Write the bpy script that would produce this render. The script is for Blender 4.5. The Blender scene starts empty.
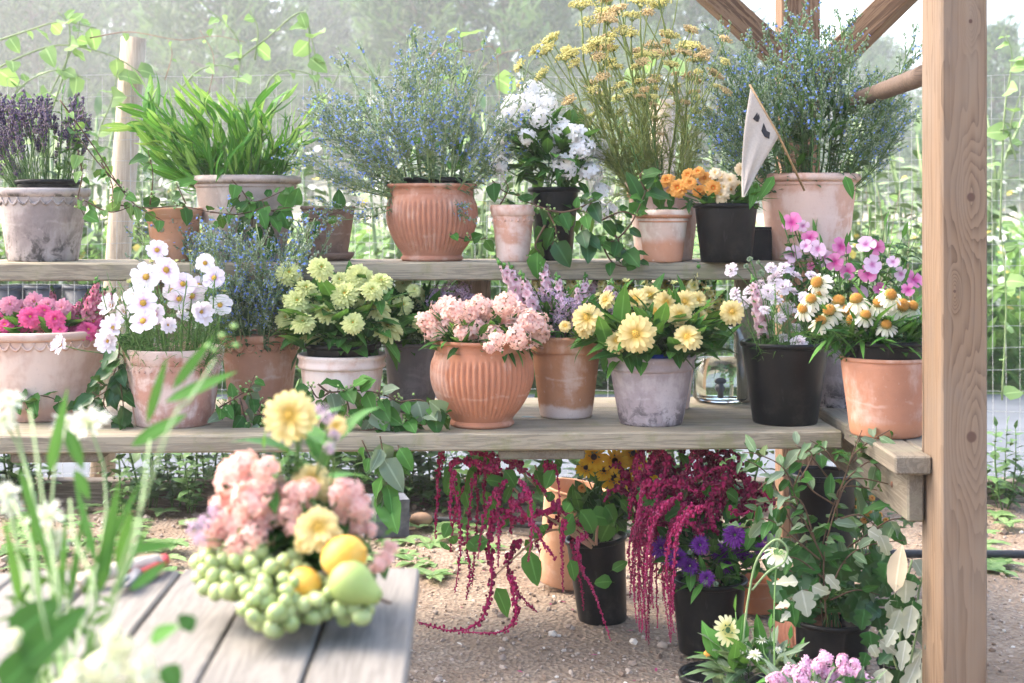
SUN=0.3; EXPOSURE=2.7; HAZE=0.0026
import bpy, math, random
import numpy as np
from mathutils import Vector as V, Quaternion, Matrix
PI = math.pi
SC = bpy.context.scene
COL = SC.collection
F, H0, EYE = 1422.0, 212.0, 1.08          # focal length in pixels, horizon row, eye height

def at(u, v, y):                           # the place in the garden a measured image point stands for, at distance y
    return V(((u-512)/F*y, y, EYE-(v-H0)/F*y))

# ------------------------------------------------------------------ mesh building
class MB:
    def __init__(s): s.v=[]; s.f=[]; s.uv=[]; s.m=[]
    def vert(s,p): s.v.append((p[0],p[1],p[2])); return len(s.v)-1
    def face(s,idx,uv=None,m=0):
        s.f.append(idx); s.uv.append(uv or [(0.5,0.5)]*len(idx)); s.m.append(m)
    def mesh(s,name,mats,smooth=True):
        me=bpy.data.meshes.new(name)
        me.from_pydata(s.v,[],s.f)
        for mt in (mats if isinstance(mats,(list,tuple)) else [mats]): me.materials.append(mt)
        if s.f:
            l=me.uv_layers.new(name='UVMap')
            l.data.foreach_set('uv',np.array([c for f in s.uv for q in f for c in q],dtype=np.float32))
            me.polygons.foreach_set('material_index',np.array(s.m,dtype=np.int32))
            if smooth: me.polygons.foreach_set('use_smooth',np.ones(len(s.f),dtype=bool))
        me.update(); return me
    def tube(s,pts,rad,n=5,m=0,cap=True):
        pts=[V(p) for p in pts]; k=len(pts)
        if not isinstance(rad,(list,tuple)): rad=[rad]*k
        t0=(pts[1]-pts[0]).normalized()
        a=t0.orthogonal().normalized(); rings=[]
        for i,p in enumerate(pts):
            t=(pts[min(i+1,k-1)]-pts[max(i-1,0)])
            t=t.normalized() if t.length>1e-9 else t0
            a=(a-t*a.dot(t)); a=a.normalized() if a.length>1e-6 else t.orthogonal().normalized()
            b=t.cross(a); r=rad[i]
            rings.append([s.vert(p+a*(r*math.cos(2*PI*j/n))+b*(r*math.sin(2*PI*j/n))) for j in range(n)])
        for i in range(k-1):
            for j in range(n):
                j2=(j+1)%n
                s.face((rings[i][j],rings[i][j2],rings[i+1][j2],rings[i+1][j]),
                       [(j/n,i/(k-1)),((j+1)/n,i/(k-1)),((j+1)/n,(i+1)/(k-1)),(j/n,(i+1)/(k-1))],m)
        if cap:
            s.face(tuple(reversed(rings[0])),None,m); s.face(tuple(rings[-1]),None,m)
    def ball(s,c,r,nu=7,nv=4,m=0,sq=(1,1,1),rot=None):
        c=V(c)
        def q(x,y,z):
            p=V((x*sq[0]*r,y*sq[1]*r,z*sq[2]*r))
            if rot: p=rot@p
            return s.vert(c+p)
        top=q(0,0,1); bot=q(0,0,-1); R=[]
        for i in range(1,nv):
            th=PI*i/nv
            R.append([q(math.sin(th)*math.cos(2*PI*j/nu),math.sin(th)*math.sin(2*PI*j/nu),math.cos(th)) for j in range(nu)])
        for j in range(nu):
            k=(j+1)%nu
            s.face((top,R[0][j],R[0][k]),None,m); s.face((bot,R[-1][k],R[-1][j]),None,m)
            for i in range(nv-2): s.face((R[i][j],R[i+1][j],R[i+1][k],R[i][k]),[(.5,i/nv)]*4,m)
    def box(s,lo,hi,m=0,jit=0,rnd=None):
        x0,y0,z0=lo; x1,y1,z1=hi
        i=[s.vert(p) for p in ((x0,y0,z0),(x1,y0,z0),(x1,y1,z0),(x0,y1,z0),(x0,y0,z1),(x1,y0,z1),(x1,y1,z1),(x0,y1,z1))]
        for f in ((0,3,2,1),(4,5,6,7),(0,1,5,4),(1,2,6,5),(2,3,7,6),(3,0,4,7)): s.face(tuple(i[j] for j in f),None,m)
    def leaf(s,p,d,n,L,W,bend=0.5,seg=4,shape='lance',fold=.15,m=0,wave=0,twist=0):
        p=V(p); d=V(d).normalized(); n=V(n); n=n-d*n.dot(d)
        n=n.normalized() if n.length>1e-6 else d.orthogonal().normalized()
        sd=d.cross(n); sh=SHAPES[shape]; prev=None; pos=p.copy()
        for i in range(seg+1):
            t=i/seg; a=bend*t
            dt=d*math.cos(a)-n*math.sin(a); nt=n*math.cos(a)+d*math.sin(a)
            sdt=sd
            if twist: sdt=sd*math.cos(twist*t)+nt*math.sin(twist*t); nt=nt*math.cos(twist*t)-sd*math.sin(twist*t)
            if i: pos=pos+dt*(L/seg)
            w=W*.5*max(sh(t),.03)
            wv=wave*w*math.sin(i*2.1)
            cur=(s.vert(pos-sdt*w+nt*(fold*w+wv)),s.vert(pos),s.vert(pos+sdt*w+nt*(fold*w-wv)))
            if prev:
                t0=(i-1)/seg
                s.face((prev[0],prev[1],cur[1],cur[0]),[(0,t0),(.5,t0),(.5,t),(0,t)],m)
                s.face((prev[1],prev[2],cur[2],cur[1]),[(.5,t0),(1,t0),(1,t),(.5,t)],m)
            prev=cur
        return pos
def _sin(x): return math.sin(max(0,min(PI,x)))
SHAPES={
 'lance':lambda t:_sin(PI*t**.8)**.85,
 'ovate':lambda t:1.02*_sin(PI*t**.62)**.75,
 'blade':lambda t:min(1,.35+t*3.5)*(1-t**2.2)**.8,
 'petal':lambda t:(.28+.72*_sin(PI*.5*min(1,t/.68)))*(1-max(0,(t-.62)/.38)**2.4)**.5,
 'wide':lambda t:(.2+.8*(t/.75)**.8 if t<.75 else 1)*(1-.45*max(0,(t-.75)/.25)**2),
 'strap':lambda t:(.5+.5*_sin(PI*.5*min(1,t*1.7)))*(1-max(0,(t-.7)/.3)**2.5*.5),
 'lobed':lambda t:1.02*_sin(PI*t**.62)**.75*(.72+.5*abs(math.sin(2.6*PI*t+.3))),
 'round':lambda t:_sin(PI*(t*.93+.05))**.6,
}
def link(o,parent=None):
    COL.objects.link(o)
    if parent is not None: o.parent=parent
    return o
def thing(name,label,cat,loc=(0,0,0),group=None,rot=None):
    o=bpy.data.objects.new(name,None); o.empty_display_size=.05; o.location=loc
    if rot: o.rotation_euler=rot
    link(o); o['label']=label; o['category']=cat
    if group: o['group']=group
    return o
def tag(o,label,cat,group=None):
    o['label']=label; o['category']=cat
    if group: o['group']=group
    return o
def put(name,mb,mats,parent=None,loc=None,smooth=True):      # a mesh object; vertices are local to the parent
    o=bpy.data.objects.new(name,mb.mesh(name,mats,smooth) if isinstance(mb,MB) else mb)
    if loc is not None: o.location=loc
    return link(o,parent)
def place(name,mesh,parent,pw,d,size,roll=0,kind=None):       # copy of a shared mesh, its +Z turned to d, at world point pw
    o=bpy.data.objects.new(name,mesh)
    o.location=V(pw)-(parent.location if parent is not None else V((0,0,0)))
    o.rotation_mode='QUATERNION'
    o.rotation_quaternion=V(d).to_track_quat('Z','Y')@Quaternion((0,0,1),roll)
    o.scale=(size,)*3 if not isinstance(size,tuple) else size
    if kind: o['kind']=kind
    return link(o,parent)
def structure(o): o['kind']='structure'; return o
def stuff(o): o['kind']='stuff'; return o
def rv(r,s=1): return V((r.uniform(-s,s),r.uniform(-s,s),r.uniform(-s,s)))
def bez(a,b,c,d,n):
    out=[]
    for i in range(n+1):
        t=i/n; q=1-t
        out.append(a*q**3+b*(3*q*q*t)+c*(3*q*t*t)+d*t**3)
    return out
def catmull(P,n=5):
    P=[V(p) for p in P]
    if len(P)==2: return [P[0].lerp(P[1],i/n) for i in range(n+1)]
    Q=[P[0]*2-P[1]]+P+[P[-1]*2-P[-2]]; out=[]
    for i in range(1,len(Q)-2):
        a,b,c,d=Q[i-1:i+3]
        for j in range(n):
            t=j/n
            out.append(.5*((2*b)+(c-a)*t+(2*a-5*b+4*c-d)*t*t+(3*b-a-3*c+d)*t**3))
    out.append(P[-1]); return out

# ------------------------------------------------------------------ materials
class Nodes:
    def __init__(s,name,rough=.6,spec=.3):
        s.mat=bpy.data.materials.new(name); s.mat.use_nodes=True; s.t=s.mat.node_tree
        s.p=s.t.nodes['Principled BSDF']; s.out=s.t.nodes['Material Output']
        s.p.inputs['Roughness'].default_value=rough; s.p.inputs['Specular IOR Level'].default_value=spec
    def n(s,ty,ins=None,**pr):
        nd=s.t.nodes.new('ShaderNode'+ty)
        for k,v in pr.items(): setattr(nd,k,v)
        for k,v in (ins or {}).items(): s.set(nd.inputs[k],v)
        return nd
    def set(s,sock,v):
        if isinstance(v,bpy.types.NodeSocket): s.t.links.new(v,sock)
        elif isinstance(v,(tuple,list)) and len(v)==3 and sock.type=='RGBA': sock.default_value=(*v,1)
        else: sock.default_value=v
    def mix(s,f,a,b,blend='MIX'):
        nd=s.n('Mix',data_type='RGBA',blend_type=blend); s.set(nd.inputs[0],f); s.set(nd.inputs[6],a); s.set(nd.inputs[7],b); return nd.outputs[2]
    def math(s,op,a,b=None,c=None):
        nd=s.n('Math',operation=op); s.set(nd.inputs[0],a)
        if b is not None: s.set(nd.inputs[1],b)
        if c is not None: s.set(nd.inputs[2],c)
        return nd.outputs[0]
    def ramp(s,f,lo,hi,a=0.,b=1.):
        nd=s.n('MapRange',interpolation_type='SMOOTHSTEP'); s.set(nd.inputs[0],f)
        for i,x in ((1,lo),(2,hi),(3,a),(4,b)): nd.inputs[i].default_value=x
        return nd.outputs[0]
    def coord(s,scale=(1,1,1),kind='Object',loc=(0,0,0),rot=(0,0,0)):
        return s.n('Mapping',{'Vector':s.n('TexCoord').outputs[kind],'Scale':scale,'Location':loc,'Rotation':rot}).outputs[0]
    def noise(s,vec,scale,detail=5,rough=.55,dist=0):
        return s.n('TexNoise',{'Vector':vec,'Scale':scale,'Detail':detail,'Roughness':rough,'Distortion':dist}).outputs[0]
    def bump(s,h,st=.3,d=.002):
        s.t.links.new(s.n('Bump',{'Height':h,'Strength':st,'Distance':d}).outputs[0],s.p.inputs['Normal'])
    def col(s,c): s.set(s.p.inputs['Base Color'],c); return s
    def translucent(s,c,f):
        tr=s.n('BsdfTranslucent',{'Color':c}); mx=s.n('MixShader',{0:f,1:s.p.outputs[0],2:tr.outputs[0]})
        s.t.links.new(mx.outputs[0],s.out.inputs['Surface']); return s
    def island(s): return s.n('NewGeometry').outputs['Random Per Island']
    def uv(s):
        sp=s.n('SeparateXYZ',{0:s.n('TexCoord').outputs['UV']}); return sp.outputs[0],sp.outputs[1]

def leafmat(name,c1,c2,vein=.35,tr=.3,rough=.5,spec=.16,back=None):
    s=Nodes(name,rough,spec); r=s.island(); u,v=s.uv()
    c=s.mix(r,c1,c2)
    c=s.mix(s.math('MULTIPLY',s.noise(s.coord(),60,3),.45),c,tuple(x*.55 for x in c1))
    mid=s.ramp(s.math('ABSOLUTE',s.math('SUBTRACT',u,.5)),.02,.07,vein,0)
    c=s.mix(mid,c,tuple(min(1,x*1.8+.04) for x in c2))
    if back: c=s.mix(s.n('NewGeometry').outputs['Backfacing'],c,back)
    s.col(c); s.bump(s.noise(s.coord(),180,2),.15,.001)
    s.translucent(s.mix(.25,c,(.35,.55,.08)),tr); return s.mat
def petalmat(name,base,tip,split=(.15,.75),tr=.42,var=.3,rough=.8,dark=None):
    s=Nodes(name,rough,.1); u,v=s.uv()
    c=s.mix(s.ramp(v,split[0],split[1]),base,tip)
    c=s.mix(s.math('MULTIPLY',s.island(),var),c,dark or tuple(x*.72 for x in base))
    st=s.noise(s.n('Combine'+'XYZ',{0:s.math('MULTIPLY',u,9.),1:s.math('MULTIPLY',v,1.5),2:s.island()}).outputs[0],1.5,2)
    c=s.mix(s.ramp(st,.45,.75,0,.22),c,tuple(x*.8 for x in base))
    s.col(c); s.translucent(c,tr); return s.mat
def plain(name,c1,c2=None,rough=.6,spec=.3,scale=30,bump=.2,tr=0):
    s=Nodes(name,rough,spec); c2=c2 or tuple(x*.7 for x in c1)
    nz=s.noise(s.coord(),scale,5); c=s.mix(s.ramp(nz,.35,.65),c1,c2); c=s.mix(s.math('MULTIPLY',s.island(),.35),c,tuple(x*.75 for x in c2))
    s.col(c)
    if bump: s.bump(nz,bump,.002)
    if tr: s.translucent(c,tr)
    return s.mat
CLN=[0]
def clay(name,base,bloom,amt=.5,low=None,stain=None,seed=0,rough=.85,lowh=(.35,.5)):
    """fired clay: lime bloom in patches, runs down the side, soil marks; low = colour of the band by the foot"""
    s=Nodes(name,rough,.15); CLN[0]+=1; o=CLN[0]*3.7+seed
    co=s.coord(loc=(o,o*.7,0)); dr=s.coord(scale=(1,1,.22),loc=(o,2*o,0))
    big=s.noise(co,9,6,.6,.4); run=s.noise(dr,22,5,.6); fine=s.noise(co,140,4,.7)
    c=s.mix(s.ramp(s.noise(co,30,5),.3,.7,0,.5),base,tuple(x*.8 for x in base))
    b=s.math('ADD',s.math('MULTIPLY',big,.65),s.math('MULTIPLY',run,.35))
    b=s.ramp(b,.62-.3*amt,.74-.3*amt,0,.55+.4*amt)
    z=s.n('SeparateXYZ',{0:s.n('TexCoord').outputs['Generated']}).outputs[2]
    zz=s.math('ADD',z,s.math('MULTIPLY',s.math('SUBTRACT',s.noise(co,14,4),.5),.3))
    c=s.mix(b,c,bloom)
    if low: c=s.mix(s.ramp(zz,lowh[0],lowh[1],.85,0),c,low)
    if stain:
        k=s.math('MULTIPLY',s.ramp(s.noise(co,26,7,.7,.5),.46,.6),s.ramp(zz,.12,.6,stain[1],.12*stain[1]))
        c=s.mix(k,c,stain[0])
    ln=s.math('ABSOLUTE',s.math('SUBTRACT',zz,.30+.37*((CLN[0]*.618)%1))); c=s.mix(s.math('MULTIPLY',s.ramp(ln,.0,.035,.55,0),s.ramp(run,.4,.6)),c,bloom)
    c=s.mix(s.ramp(fine,.58,.72,0,.35),c,tuple(x*.62 for x in base))
    c=s.mix(s.ramp(s.noise(co,70,3,.6),.64,.72,0,.4),c,bloom)
    s.col(c); s.bump(s.math('ADD',fine,s.math('MULTIPLY',big,.5)),.35,.0016); return s.mat
def wood(name,light,dark,axis,scale=1,grey=None,greyamt=.5,rough=.8,moss=None):
    s=Nodes(name,rough,.2); sc=[26,26,26]; sc[axis]=1.3
    co=s.coord(scale=tuple(x*scale for x in sc)); c0=s.coord()
    n1=s.noise(co,1.4,7,.62,1.2); n2=s.noise(co,7,4,.6)
    g=s.math('SINE',s.math('MULTIPLY',n1,38.)); g=s.math('MULTIPLY_ADD',g,.5,.5)
    f=s.math('ADD',s.math('MULTIPLY',g,.45),s.math('MULTIPLY',n2,.55))
    c=s.mix(s.ramp(f,.25,.75),dark,light)
    if grey: c=s.mix(s.ramp(s.noise(c0,5,6,.6),.35,.65,greyamt*.55,greyamt),c,grey)
    if moss: c=s.mix(s.ramp(s.noise(c0,11,6,.7),.5,.66,0,.6),c,moss)
    c=s.mix(s.ramp(s.noise(c0,90,4,.7),.6,.72,0,.3),c,tuple(x*.5 for x in dark))
    s.col(c); s.bump(f,.4,.0015); return s.mat
def postwood(name,w,knots):
    """sawn post: grain lines run up the face and close into loops round each knot"""
    s=Nodes(name,.7,.25); xyz=s.n('SeparateXYZ',{0:s.n('TexCoord').outputs['Object']}).outputs
    x,y,z=xyz; co=s.coord(scale=(9,9,.9))
    f=s.math('ADD',s.math('MULTIPLY',x,9.),s.math('MULTIPLY',s.noise(co,.8,4,.55),4.2))
    f=s.math('ADD',f,s.math('MULTIPLY',y,16.)); kn=None
    for (kx,kz,ks) in knots:
        dx=s.math('DIVIDE',s.math('SUBTRACT',x,kx),ks); dz=s.math('DIVIDE',s.math('SUBTRACT',z,kz),ks*3.4)
        d2=s.math('ADD',s.math('MULTIPLY',dx,dx),s.math('MULTIPLY',dz,dz))
        e=s.math('POWER',2.718,s.math('MULTIPLY',d2,-.32)); f=s.math('ADD',f,s.math('MULTIPLY',e,1.7))
        dz2=s.math('DIVIDE',s.math('SUBTRACT',z,kz),ks*1.1)
        k=s.ramp(s.math('ADD',s.math('MULTIPLY',dx,dx),s.math('MULTIPLY',dz2,dz2)),.12,.34,1,0)
        kn=k if kn is None else s.math('MAXIMUM',kn,k)
    fr=s.math('FRACT',s.math('MULTIPLY',f,3.6))
    line=s.math('POWER',fr,2.2)
    fib=s.noise(s.coord(scale=(190,190,1.8)),1,6,.65)
    c=s.mix(s.math('MULTIPLY',line,s.ramp(s.noise(s.coord(scale=(14,14,.7)),1.3,3),.3,.7,.35,1)),(.21,.14,.088),(.08,.047,.027))
    c=s.mix(s.ramp(fib,.25,.42,.55,0),c,(.13,.08,.05)); c=s.mix(s.ramp(fib,.45,.7,0,.55),c,(.22,.165,.12))
    c=s.mix(s.ramp(s.noise(s.coord(scale=(3,3,.8)),2,4),.4,.65,0,.6),c,(.215,.17,.128))
    c=s.mix(kn,c,(.09,.05,.035)) if kn is not None else c
    cr=s.ramp(s.noise(s.coord(scale=(70,70,.9),loc=(3,1,0)),1,3,.5),.70,.74,0,.85); c=s.mix(cr,c,(.045,.028,.018)); c=s.mix(s.ramp(s.noise(s.coord(scale=(6,6,2.5)),2,6,.7),.5,.7,0,.4),c,(.16,.125,.10))
    s.col(c); s.bump(s.math('SUBTRACT',s.math('ADD',line,fib),s.math('MULTIPLY',cr,2.)),.35,.0014); return s.mat

G=dict
M={}
M['leaf_deep']=leafmat('leaf_deep',(.014,.062,.012),(.036,.135,.022))
M['leaf_mid']=leafmat('leaf_mid',(.045,.15,.025),(.10,.27,.05))
M['leaf_fresh']=leafmat('leaf_fresh',(.11,.25,.06),(.24,.39,.13),tr=.4)
M['leaf_gloss']=leafmat('leaf_gloss',(.012,.055,.015),(.03,.11,.025),rough=.28,spec=.3,tr=.2)
M['leaf_grey']=leafmat('leaf_grey',(.075,.14,.07),(.16,.25,.13),rough=.4)
M['leaf_sage']=leafmat('leaf_sage',(.13,.19,.12),(.24,.31,.21),tr=.35)
M['leaf_white']=leafmat('leaf_white',(.36,.40,.27),(.60,.58,.48),vein=.28,tr=.25,rough=.8)
M['leaf_tan']=leafmat('leaf_tan',(.46,.36,.24),(.52,.44,.32),vein=.3,tr=.2,rough=.8)
M['leaf_pale']=leafmat('leaf_pale',(.15,.30,.09),(.34,.48,.20),tr=.42)
M['fern']=leafmat('feathery_leaf',(.05,.14,.03),(.13,.26,.05),vein=0)
M['stem']=plain('green_stem',(.12,.22,.06),(.07,.15,.04),bump=0)
M['stem_pale']=plain('pale_stem',(.26,.34,.16),(.18,.27,.11),bump=0)
M['stem_red']=plain('rosy_stem',(.45,.22,.16),(.42,.30,.17),bump=0)
M['twig']=plain('brown_twig',(.13,.075,.04),(.08,.045,.028),bump=0)
M['twig_pale']=plain('pale_twig',(.36,.27,.19),(.24,.17,.12),bump=0)
M['berry']=plain('green_berry',(.20,.34,.10),(.30,.42,.15),rough=.35,bump=0)
_b=Nodes('black_plastic',.34,.2); _c=_b.coord(); _z=_b.n('SeparateXYZ',{0:_b.n('TexCoord').outputs['Generated']}).outputs[2]
_d=_b.math('MULTIPLY',_b.ramp(_b.noise(_c,18,6,.7),.45,.75,0,.8),_b.ramp(_z,.0,.6,1,.25)); _sc=_b.ramp(_b.noise(_b.coord(scale=(1,1,.15)),120,3,.6),.62,.72,0,.35)
_b.col(_b.mix(_sc,_b.mix(_d,(.006,.0065,.007),(.05,.045,.038)),(.05,.05,.05))); _b.set(_b.p.inputs['Roughness'],_b.math('MULTIPLY_ADD',_d,.4,.32)); M['black']=_b.mat
M['blue_plastic']=plain('blue_plastic',(.02,.05,.30),rough=.4,bump=0)
# ------------------------------------------------------------------ vessels
def lathe(mb,prof,n=64,rib=None,m=0):
    """prof: (radius, height) from the foot up, over the lip and down inside; rib=(count, depth, z0, z1)"""
    rings=[]
    for (r,z) in prof:
        row=[]
        for j in range(n):
            a=2*PI*j/n; rr=r
            if rib and rib[2]<=z<=rib[3]:
                e=min(1,(z-rib[2])/.012,(rib[3]-z)/.012)
                rr=r*(1+rib[1]*max(0,e)*(abs(math.cos(rib[0]*a*.5))-.6))
            row.append(mb.vert((rr*math.cos(a),rr*math.sin(a),z)))
        rings.append(row)
    for i in range(len(rings)-1):
        for j in range(n):
            k=(j+1)%n; mb.face((rings[i][j],rings[i][k],rings[i+1][k],rings[i+1][j]),None,m)
    return rings
def cap(mb,ring,flip=False): mb.face(tuple(reversed(ring)) if flip else tuple(ring))
POTS={}
def vessel(key,name,label,cat,uc,hr,hb,vt,vb,y=None,shelf=None,style='taper',mt=None,group=None,tilt=None,inner=True):
    zs={'low':.56,'up':.95,'ground':0.0,None:None}[shelf] if not isinstance(shelf,float) else shelf
    if y is None:
        yf=F*(EYE-zs)/(vb-H0); y=yf+hb*yf/F
    X=(uc-512)/F*y; R=hr*y/F; B=hb*y/F
    Z0=zs if zs is not None else EYE-(vb-H0)*(y-B)/F
    H=EYE-(vt-H0)*(y-R)/F-Z0
    t=thing(name,label,cat,(X,y,Z0),group)
    if tilt: t.rotation_euler=tilt
    rnd=random.Random(len(POTS)); w=.007
    def r(z): return B+(R-B)*z/H
    if style=='bucket':
        b=MB(); rs=lathe(b,[(B*.97,0),(B,.004),(r(H*.5),H*.5),(R-.002,H-.016),(R-.002,H-.004),(R-.005,H-.004),(B*.96,.01)],56); cap(b,rs[0],True); cap(b,rs[-1])
        put('bucket_body',b,mt,t)
        b=MB(); lathe(b,[(R-.003,H-.014),(R+.003,H-.012),(R+.0045,H-.004),(R+.002,H),(R-.004,H),(R-.006,H-.008),(R-.003,H-.014)],56); put('rim',b,mt,t)
    elif style=='urn':
        hb_=H*.07; neck=H*.86; body=[(B*1.0,hb_)]
        for i in range(1,25):
            q=i/24; z=hb_+(neck-hb_)*q
            s=math.sin(PI*min(1,q/.68)*.5)
            rr=B*.98+(R*1.02-B*.98)*(s**.95)
            if q>.68: rr=R*1.02-(R*.085)*((q-.68)/.32)**2
            body.append((rr,z))
        b=MB(); lathe(b,body,420,rib=(52,.055,hb_+.012,neck-.014)); put('ribbed_body',b,mt,t)
        b=MB(); rs=lathe(b,[(B*1.0,0),(B*1.07,.004),(B*1.08,hb_*.6),(B*1.0,hb_+.001)],64); cap(b,rs[0],True); put('foot',b,mt,t)
        b=MB(); k=R*.935; lathe(b,[(k,neck-.002),(k*1.01,neck+.006),(k*.99,H*.94),(R*1.0,H*.955),(R*1.03,H*.975),(R*1.02,H*.995),(R*.99,H),(k*.93,H*.985),(k*.9,neck),(R*.85,H*.5),(B*.8,.02)],64); put('rim',b,mt,t)
    else:
        hc=min(.055,H*.2)
        p=[(B*.97,0),(B,.004)]
        top={'plain':H,'taper':H,'scallop':H,'rope':H,'collar':H-hc}[style]
        for i in range(1,9): p.append((r(top*i/8)-(.0 if i<8 else .001),top*i/8))
        if style!='collar': p+=[(R-w*.4,H+.001),(R-w,H-.001),(r(H*.7)-w,H*.7),(B-w,.012)]
        b=MB(); rs=lathe(b,p,64); cap(b,rs[0],True)
        if style!='collar': cap(b,rs[-1])
        put('pot_body',b,mt,t)
        b=MB()
        if style=='collar':
            a=r(top)
            rs=lathe(b,[(a-.002,top-.003),(a+.005,top),(a+.007,top+.006),(a+.004,top+.012),(R,H-.012),(R+.004,H-.006),(R+.002,H),(R-.006,H),(R-.011,H-.006),(r(H*.6)-w,H*.6),(B-w,.012)],64); cap(b,rs[-1]); put('rim',b,mt,t)
        elif style=='plain':
            lathe(b,[(R-.001,H-.008),(R+.002,H-.006),(R+.002,H-.001),(R-.002,H+.0015),(R-.006,H)],64); put('rim',b,mt,t)
        elif style=='taper':
            lathe(b,[(r(H-hc)-.001,H-hc),(r(H-hc)+.004,H-hc+.003),(R+.004,H-.004),(R+.002,H+.0005),(R-.006,H)],64); put('rim',b,mt,t)
            n=int(2*PI*R/.018); d=MB()
            for k in range(n):
                a=2*PI*k/n; d.ball((r(H-hc*1.35)*math.cos(a),r(H-hc*1.35)*math.sin(a),H-hc*1.35),.0035,6,4)
            put('beaded_band',d,mt,t)
        elif style=='scallop':
            lathe(b,[(R-.003,H-.022),(R+.002,H-.02),(R+.006,H-.012),(R+.006,H-.004),(R+.003,H+.001),(R-.006,H)],64); put('rim',b,mt,t)
            n=max(14,int(2*PI*R/.03)); d=MB()
            for k in range(n):
                pts=[]
                for i in range(7):
                    q=i/6; a=2*PI*(k+q)/n; z=H-.026-.016*math.sin(PI*q)**.8
                    rr=r(z)+.0012; pts.append((rr*math.cos(a),rr*math.sin(a),z))
                d.tube(pts,[.0022,.003,.0036,.004,.0036,.003,.0022],5)
                a=2*PI*k/n; z=H-.026; d.ball(((r(z)+.001)*math.cos(a),(r(z)+.001)*math.sin(a),z),.004,6,4)
            put('scallop_band',d,mt,t)
        elif style=='rope':
            n=int(2*PI*R/.007)*3; hr_=.0105; rows=[]; k_=n//3
            for j in range(n):
                a=2*PI*j/n; row=[]
                for i in range(9):
                    ph=2*PI*i/9; q=hr_*(.85+.28*abs(math.cos(k_*a*.5+ph*.9)))
                    rr=R-.001+q*math.cos(ph); row.append(b.vert((rr*math.cos(a),rr*math.sin(a),H-.010+q*math.sin(ph))))
                rows.append(row)
            for j in range(n):
                for i in range(9): b.face((rows[j][i],rows[(j+1)%n][i],rows[(j+1)%n][(i+1)%9],rows[j][(i+1)%9]))
            put('rope_rim',b,mt,t)
            b=MB(); lathe(b,[(r(H-.03),H-.032),(r(H-.03)+.003,H-.029),(r(H-.026)+.003,H-.025),(r(H-.022),H-.022)],64); put('ring_band',b,mt,t)
    POTS[key]=G(c=V((X,y,Z0+H)),R=R,B=B,H=H,z=Z0,y=y,o=t)
    return t

# ------------------------------------------------------------------ flower heads (radius 1, facing +Z)
def ring(mb,n,r0,L,W,el,bend,shape,rnd,seg=4,z=0,jit=.15,m=0,fold=.12,wave=0):
    o=rnd.uniform(0,6)
    for k in range(n):
        a=o+2*PI*(k+rnd.uniform(-.2,.2))/n; e=el+rnd.uniform(-jit,jit)
        R=V((math.cos(a),math.sin(a),0)); d=R*math.cos(e)+V((0,0,1))*math.sin(e); nn=V((0,0,1))*math.cos(e)-R*math.sin(e)
        nn=nn+R.cross(V((0,0,1)))*rnd.uniform(-.2,.2)
        mb.leaf(R*r0+V((0,0,z)),d,nn,L*rnd.uniform(.9,1.08),W*rnd.uniform(.9,1.1),bend+rnd.uniform(-jit,jit),seg,shape,fold,m,wave)
def sepals(mb,rnd,m=1,r=.2):
    ring(mb,7,.03,r*1.6,r*.8,-.1,-.5,'lance',rnd,2,-.08,m=m)
def fl_zinnia(rnd,dbl=1.,w=1.,k=1.):
    b=MB()
    for n,r0,L,W,e in ((17,.14,.88,.34,-.08),(16,.13,.76,.31,.15),(13,.12,.62,.28,.38),(10,.1,.48,.24,.62),(7,.08,.34,.2,.9))[:int(3+2*dbl)]:
        ring(b,int(n*k),r0,L,W*w,e,.35,'strap',rnd,4,.02+.16*e,.17,fold=.2,wave=.12)
    sepals(b,rnd,1,.28); return b
def fl_cosmos(rnd):
    b=MB(); ring(b,8,.1,.92,.72,.10,.15,'wide',rnd,5,0,.14,fold=.1,wave=.25); sepals(b,rnd,1,.2); return b
def fl_side(rnd):
    b=MB(); ring(b,13,.08,.9,.4,.75,.3,'wide',rnd,4,0,.25,fold=.1,wave=.3); ring(b,7,.05,.6,.35,1.1,.2,'wide',rnd,3); sepals(b,rnd,1,.3); return b
def fl_cone(rnd):
    b=MB(); ring(b,15,.3,.78,.27,-.35,.55,'strap',rnd,4,0,.25,fold=.15); sepals(b,rnd,1,.3); return b
def fl_rud(rnd):
    b=MB(); ring(b,14,.2,.85,.3,-.05,.3,'strap',rnd,4,0,.15); sepals(b,rnd,1,.3); return b
def fl_mallow(rnd):
    b=MB(); ring(b,5,.04,1.0,.98,.45,.45,'wide',rnd,5,0,.08,fold=.12,wave=.2); sepals(b,rnd,1,.3); return b
def fl_aster(rnd):
    b=MB()
    for n,L,e in ((24,.95,-.1),(22,.85,.15),(18,.65,.5),(12,.4,.9)): ring(b,n,.1,L,.12,e,.25,'strap',rnd,3,.03)
    sepals(b,rnd,1,.3); return b
def fl_scab(rnd):
    b=MB(); ring(b,11,.3,.65,.5,.1,.2,'wide',rnd,3,0,.25,wave=.5); ring(b,14,.2,.5,.3,.5,.2,'wide',rnd,3,.1,.3,wave=.5); ring(b,14,.1,.38,.22,1.0,.2,'wide',rnd,3,.15,.3)
    sepals(b,rnd,1,.3); return b
def fl_ragged(rnd):                                           # white spidery head of the near bunch
    b=MB(); ring(b,16,.06,.95,.2,.05,.5,'lance',rnd,4,0,.35); ring(b,12,.04,.7,.18,.7,.3,'lance',rnd,4,0,.3); sepals(b,rnd,1,.3); return b
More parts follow.
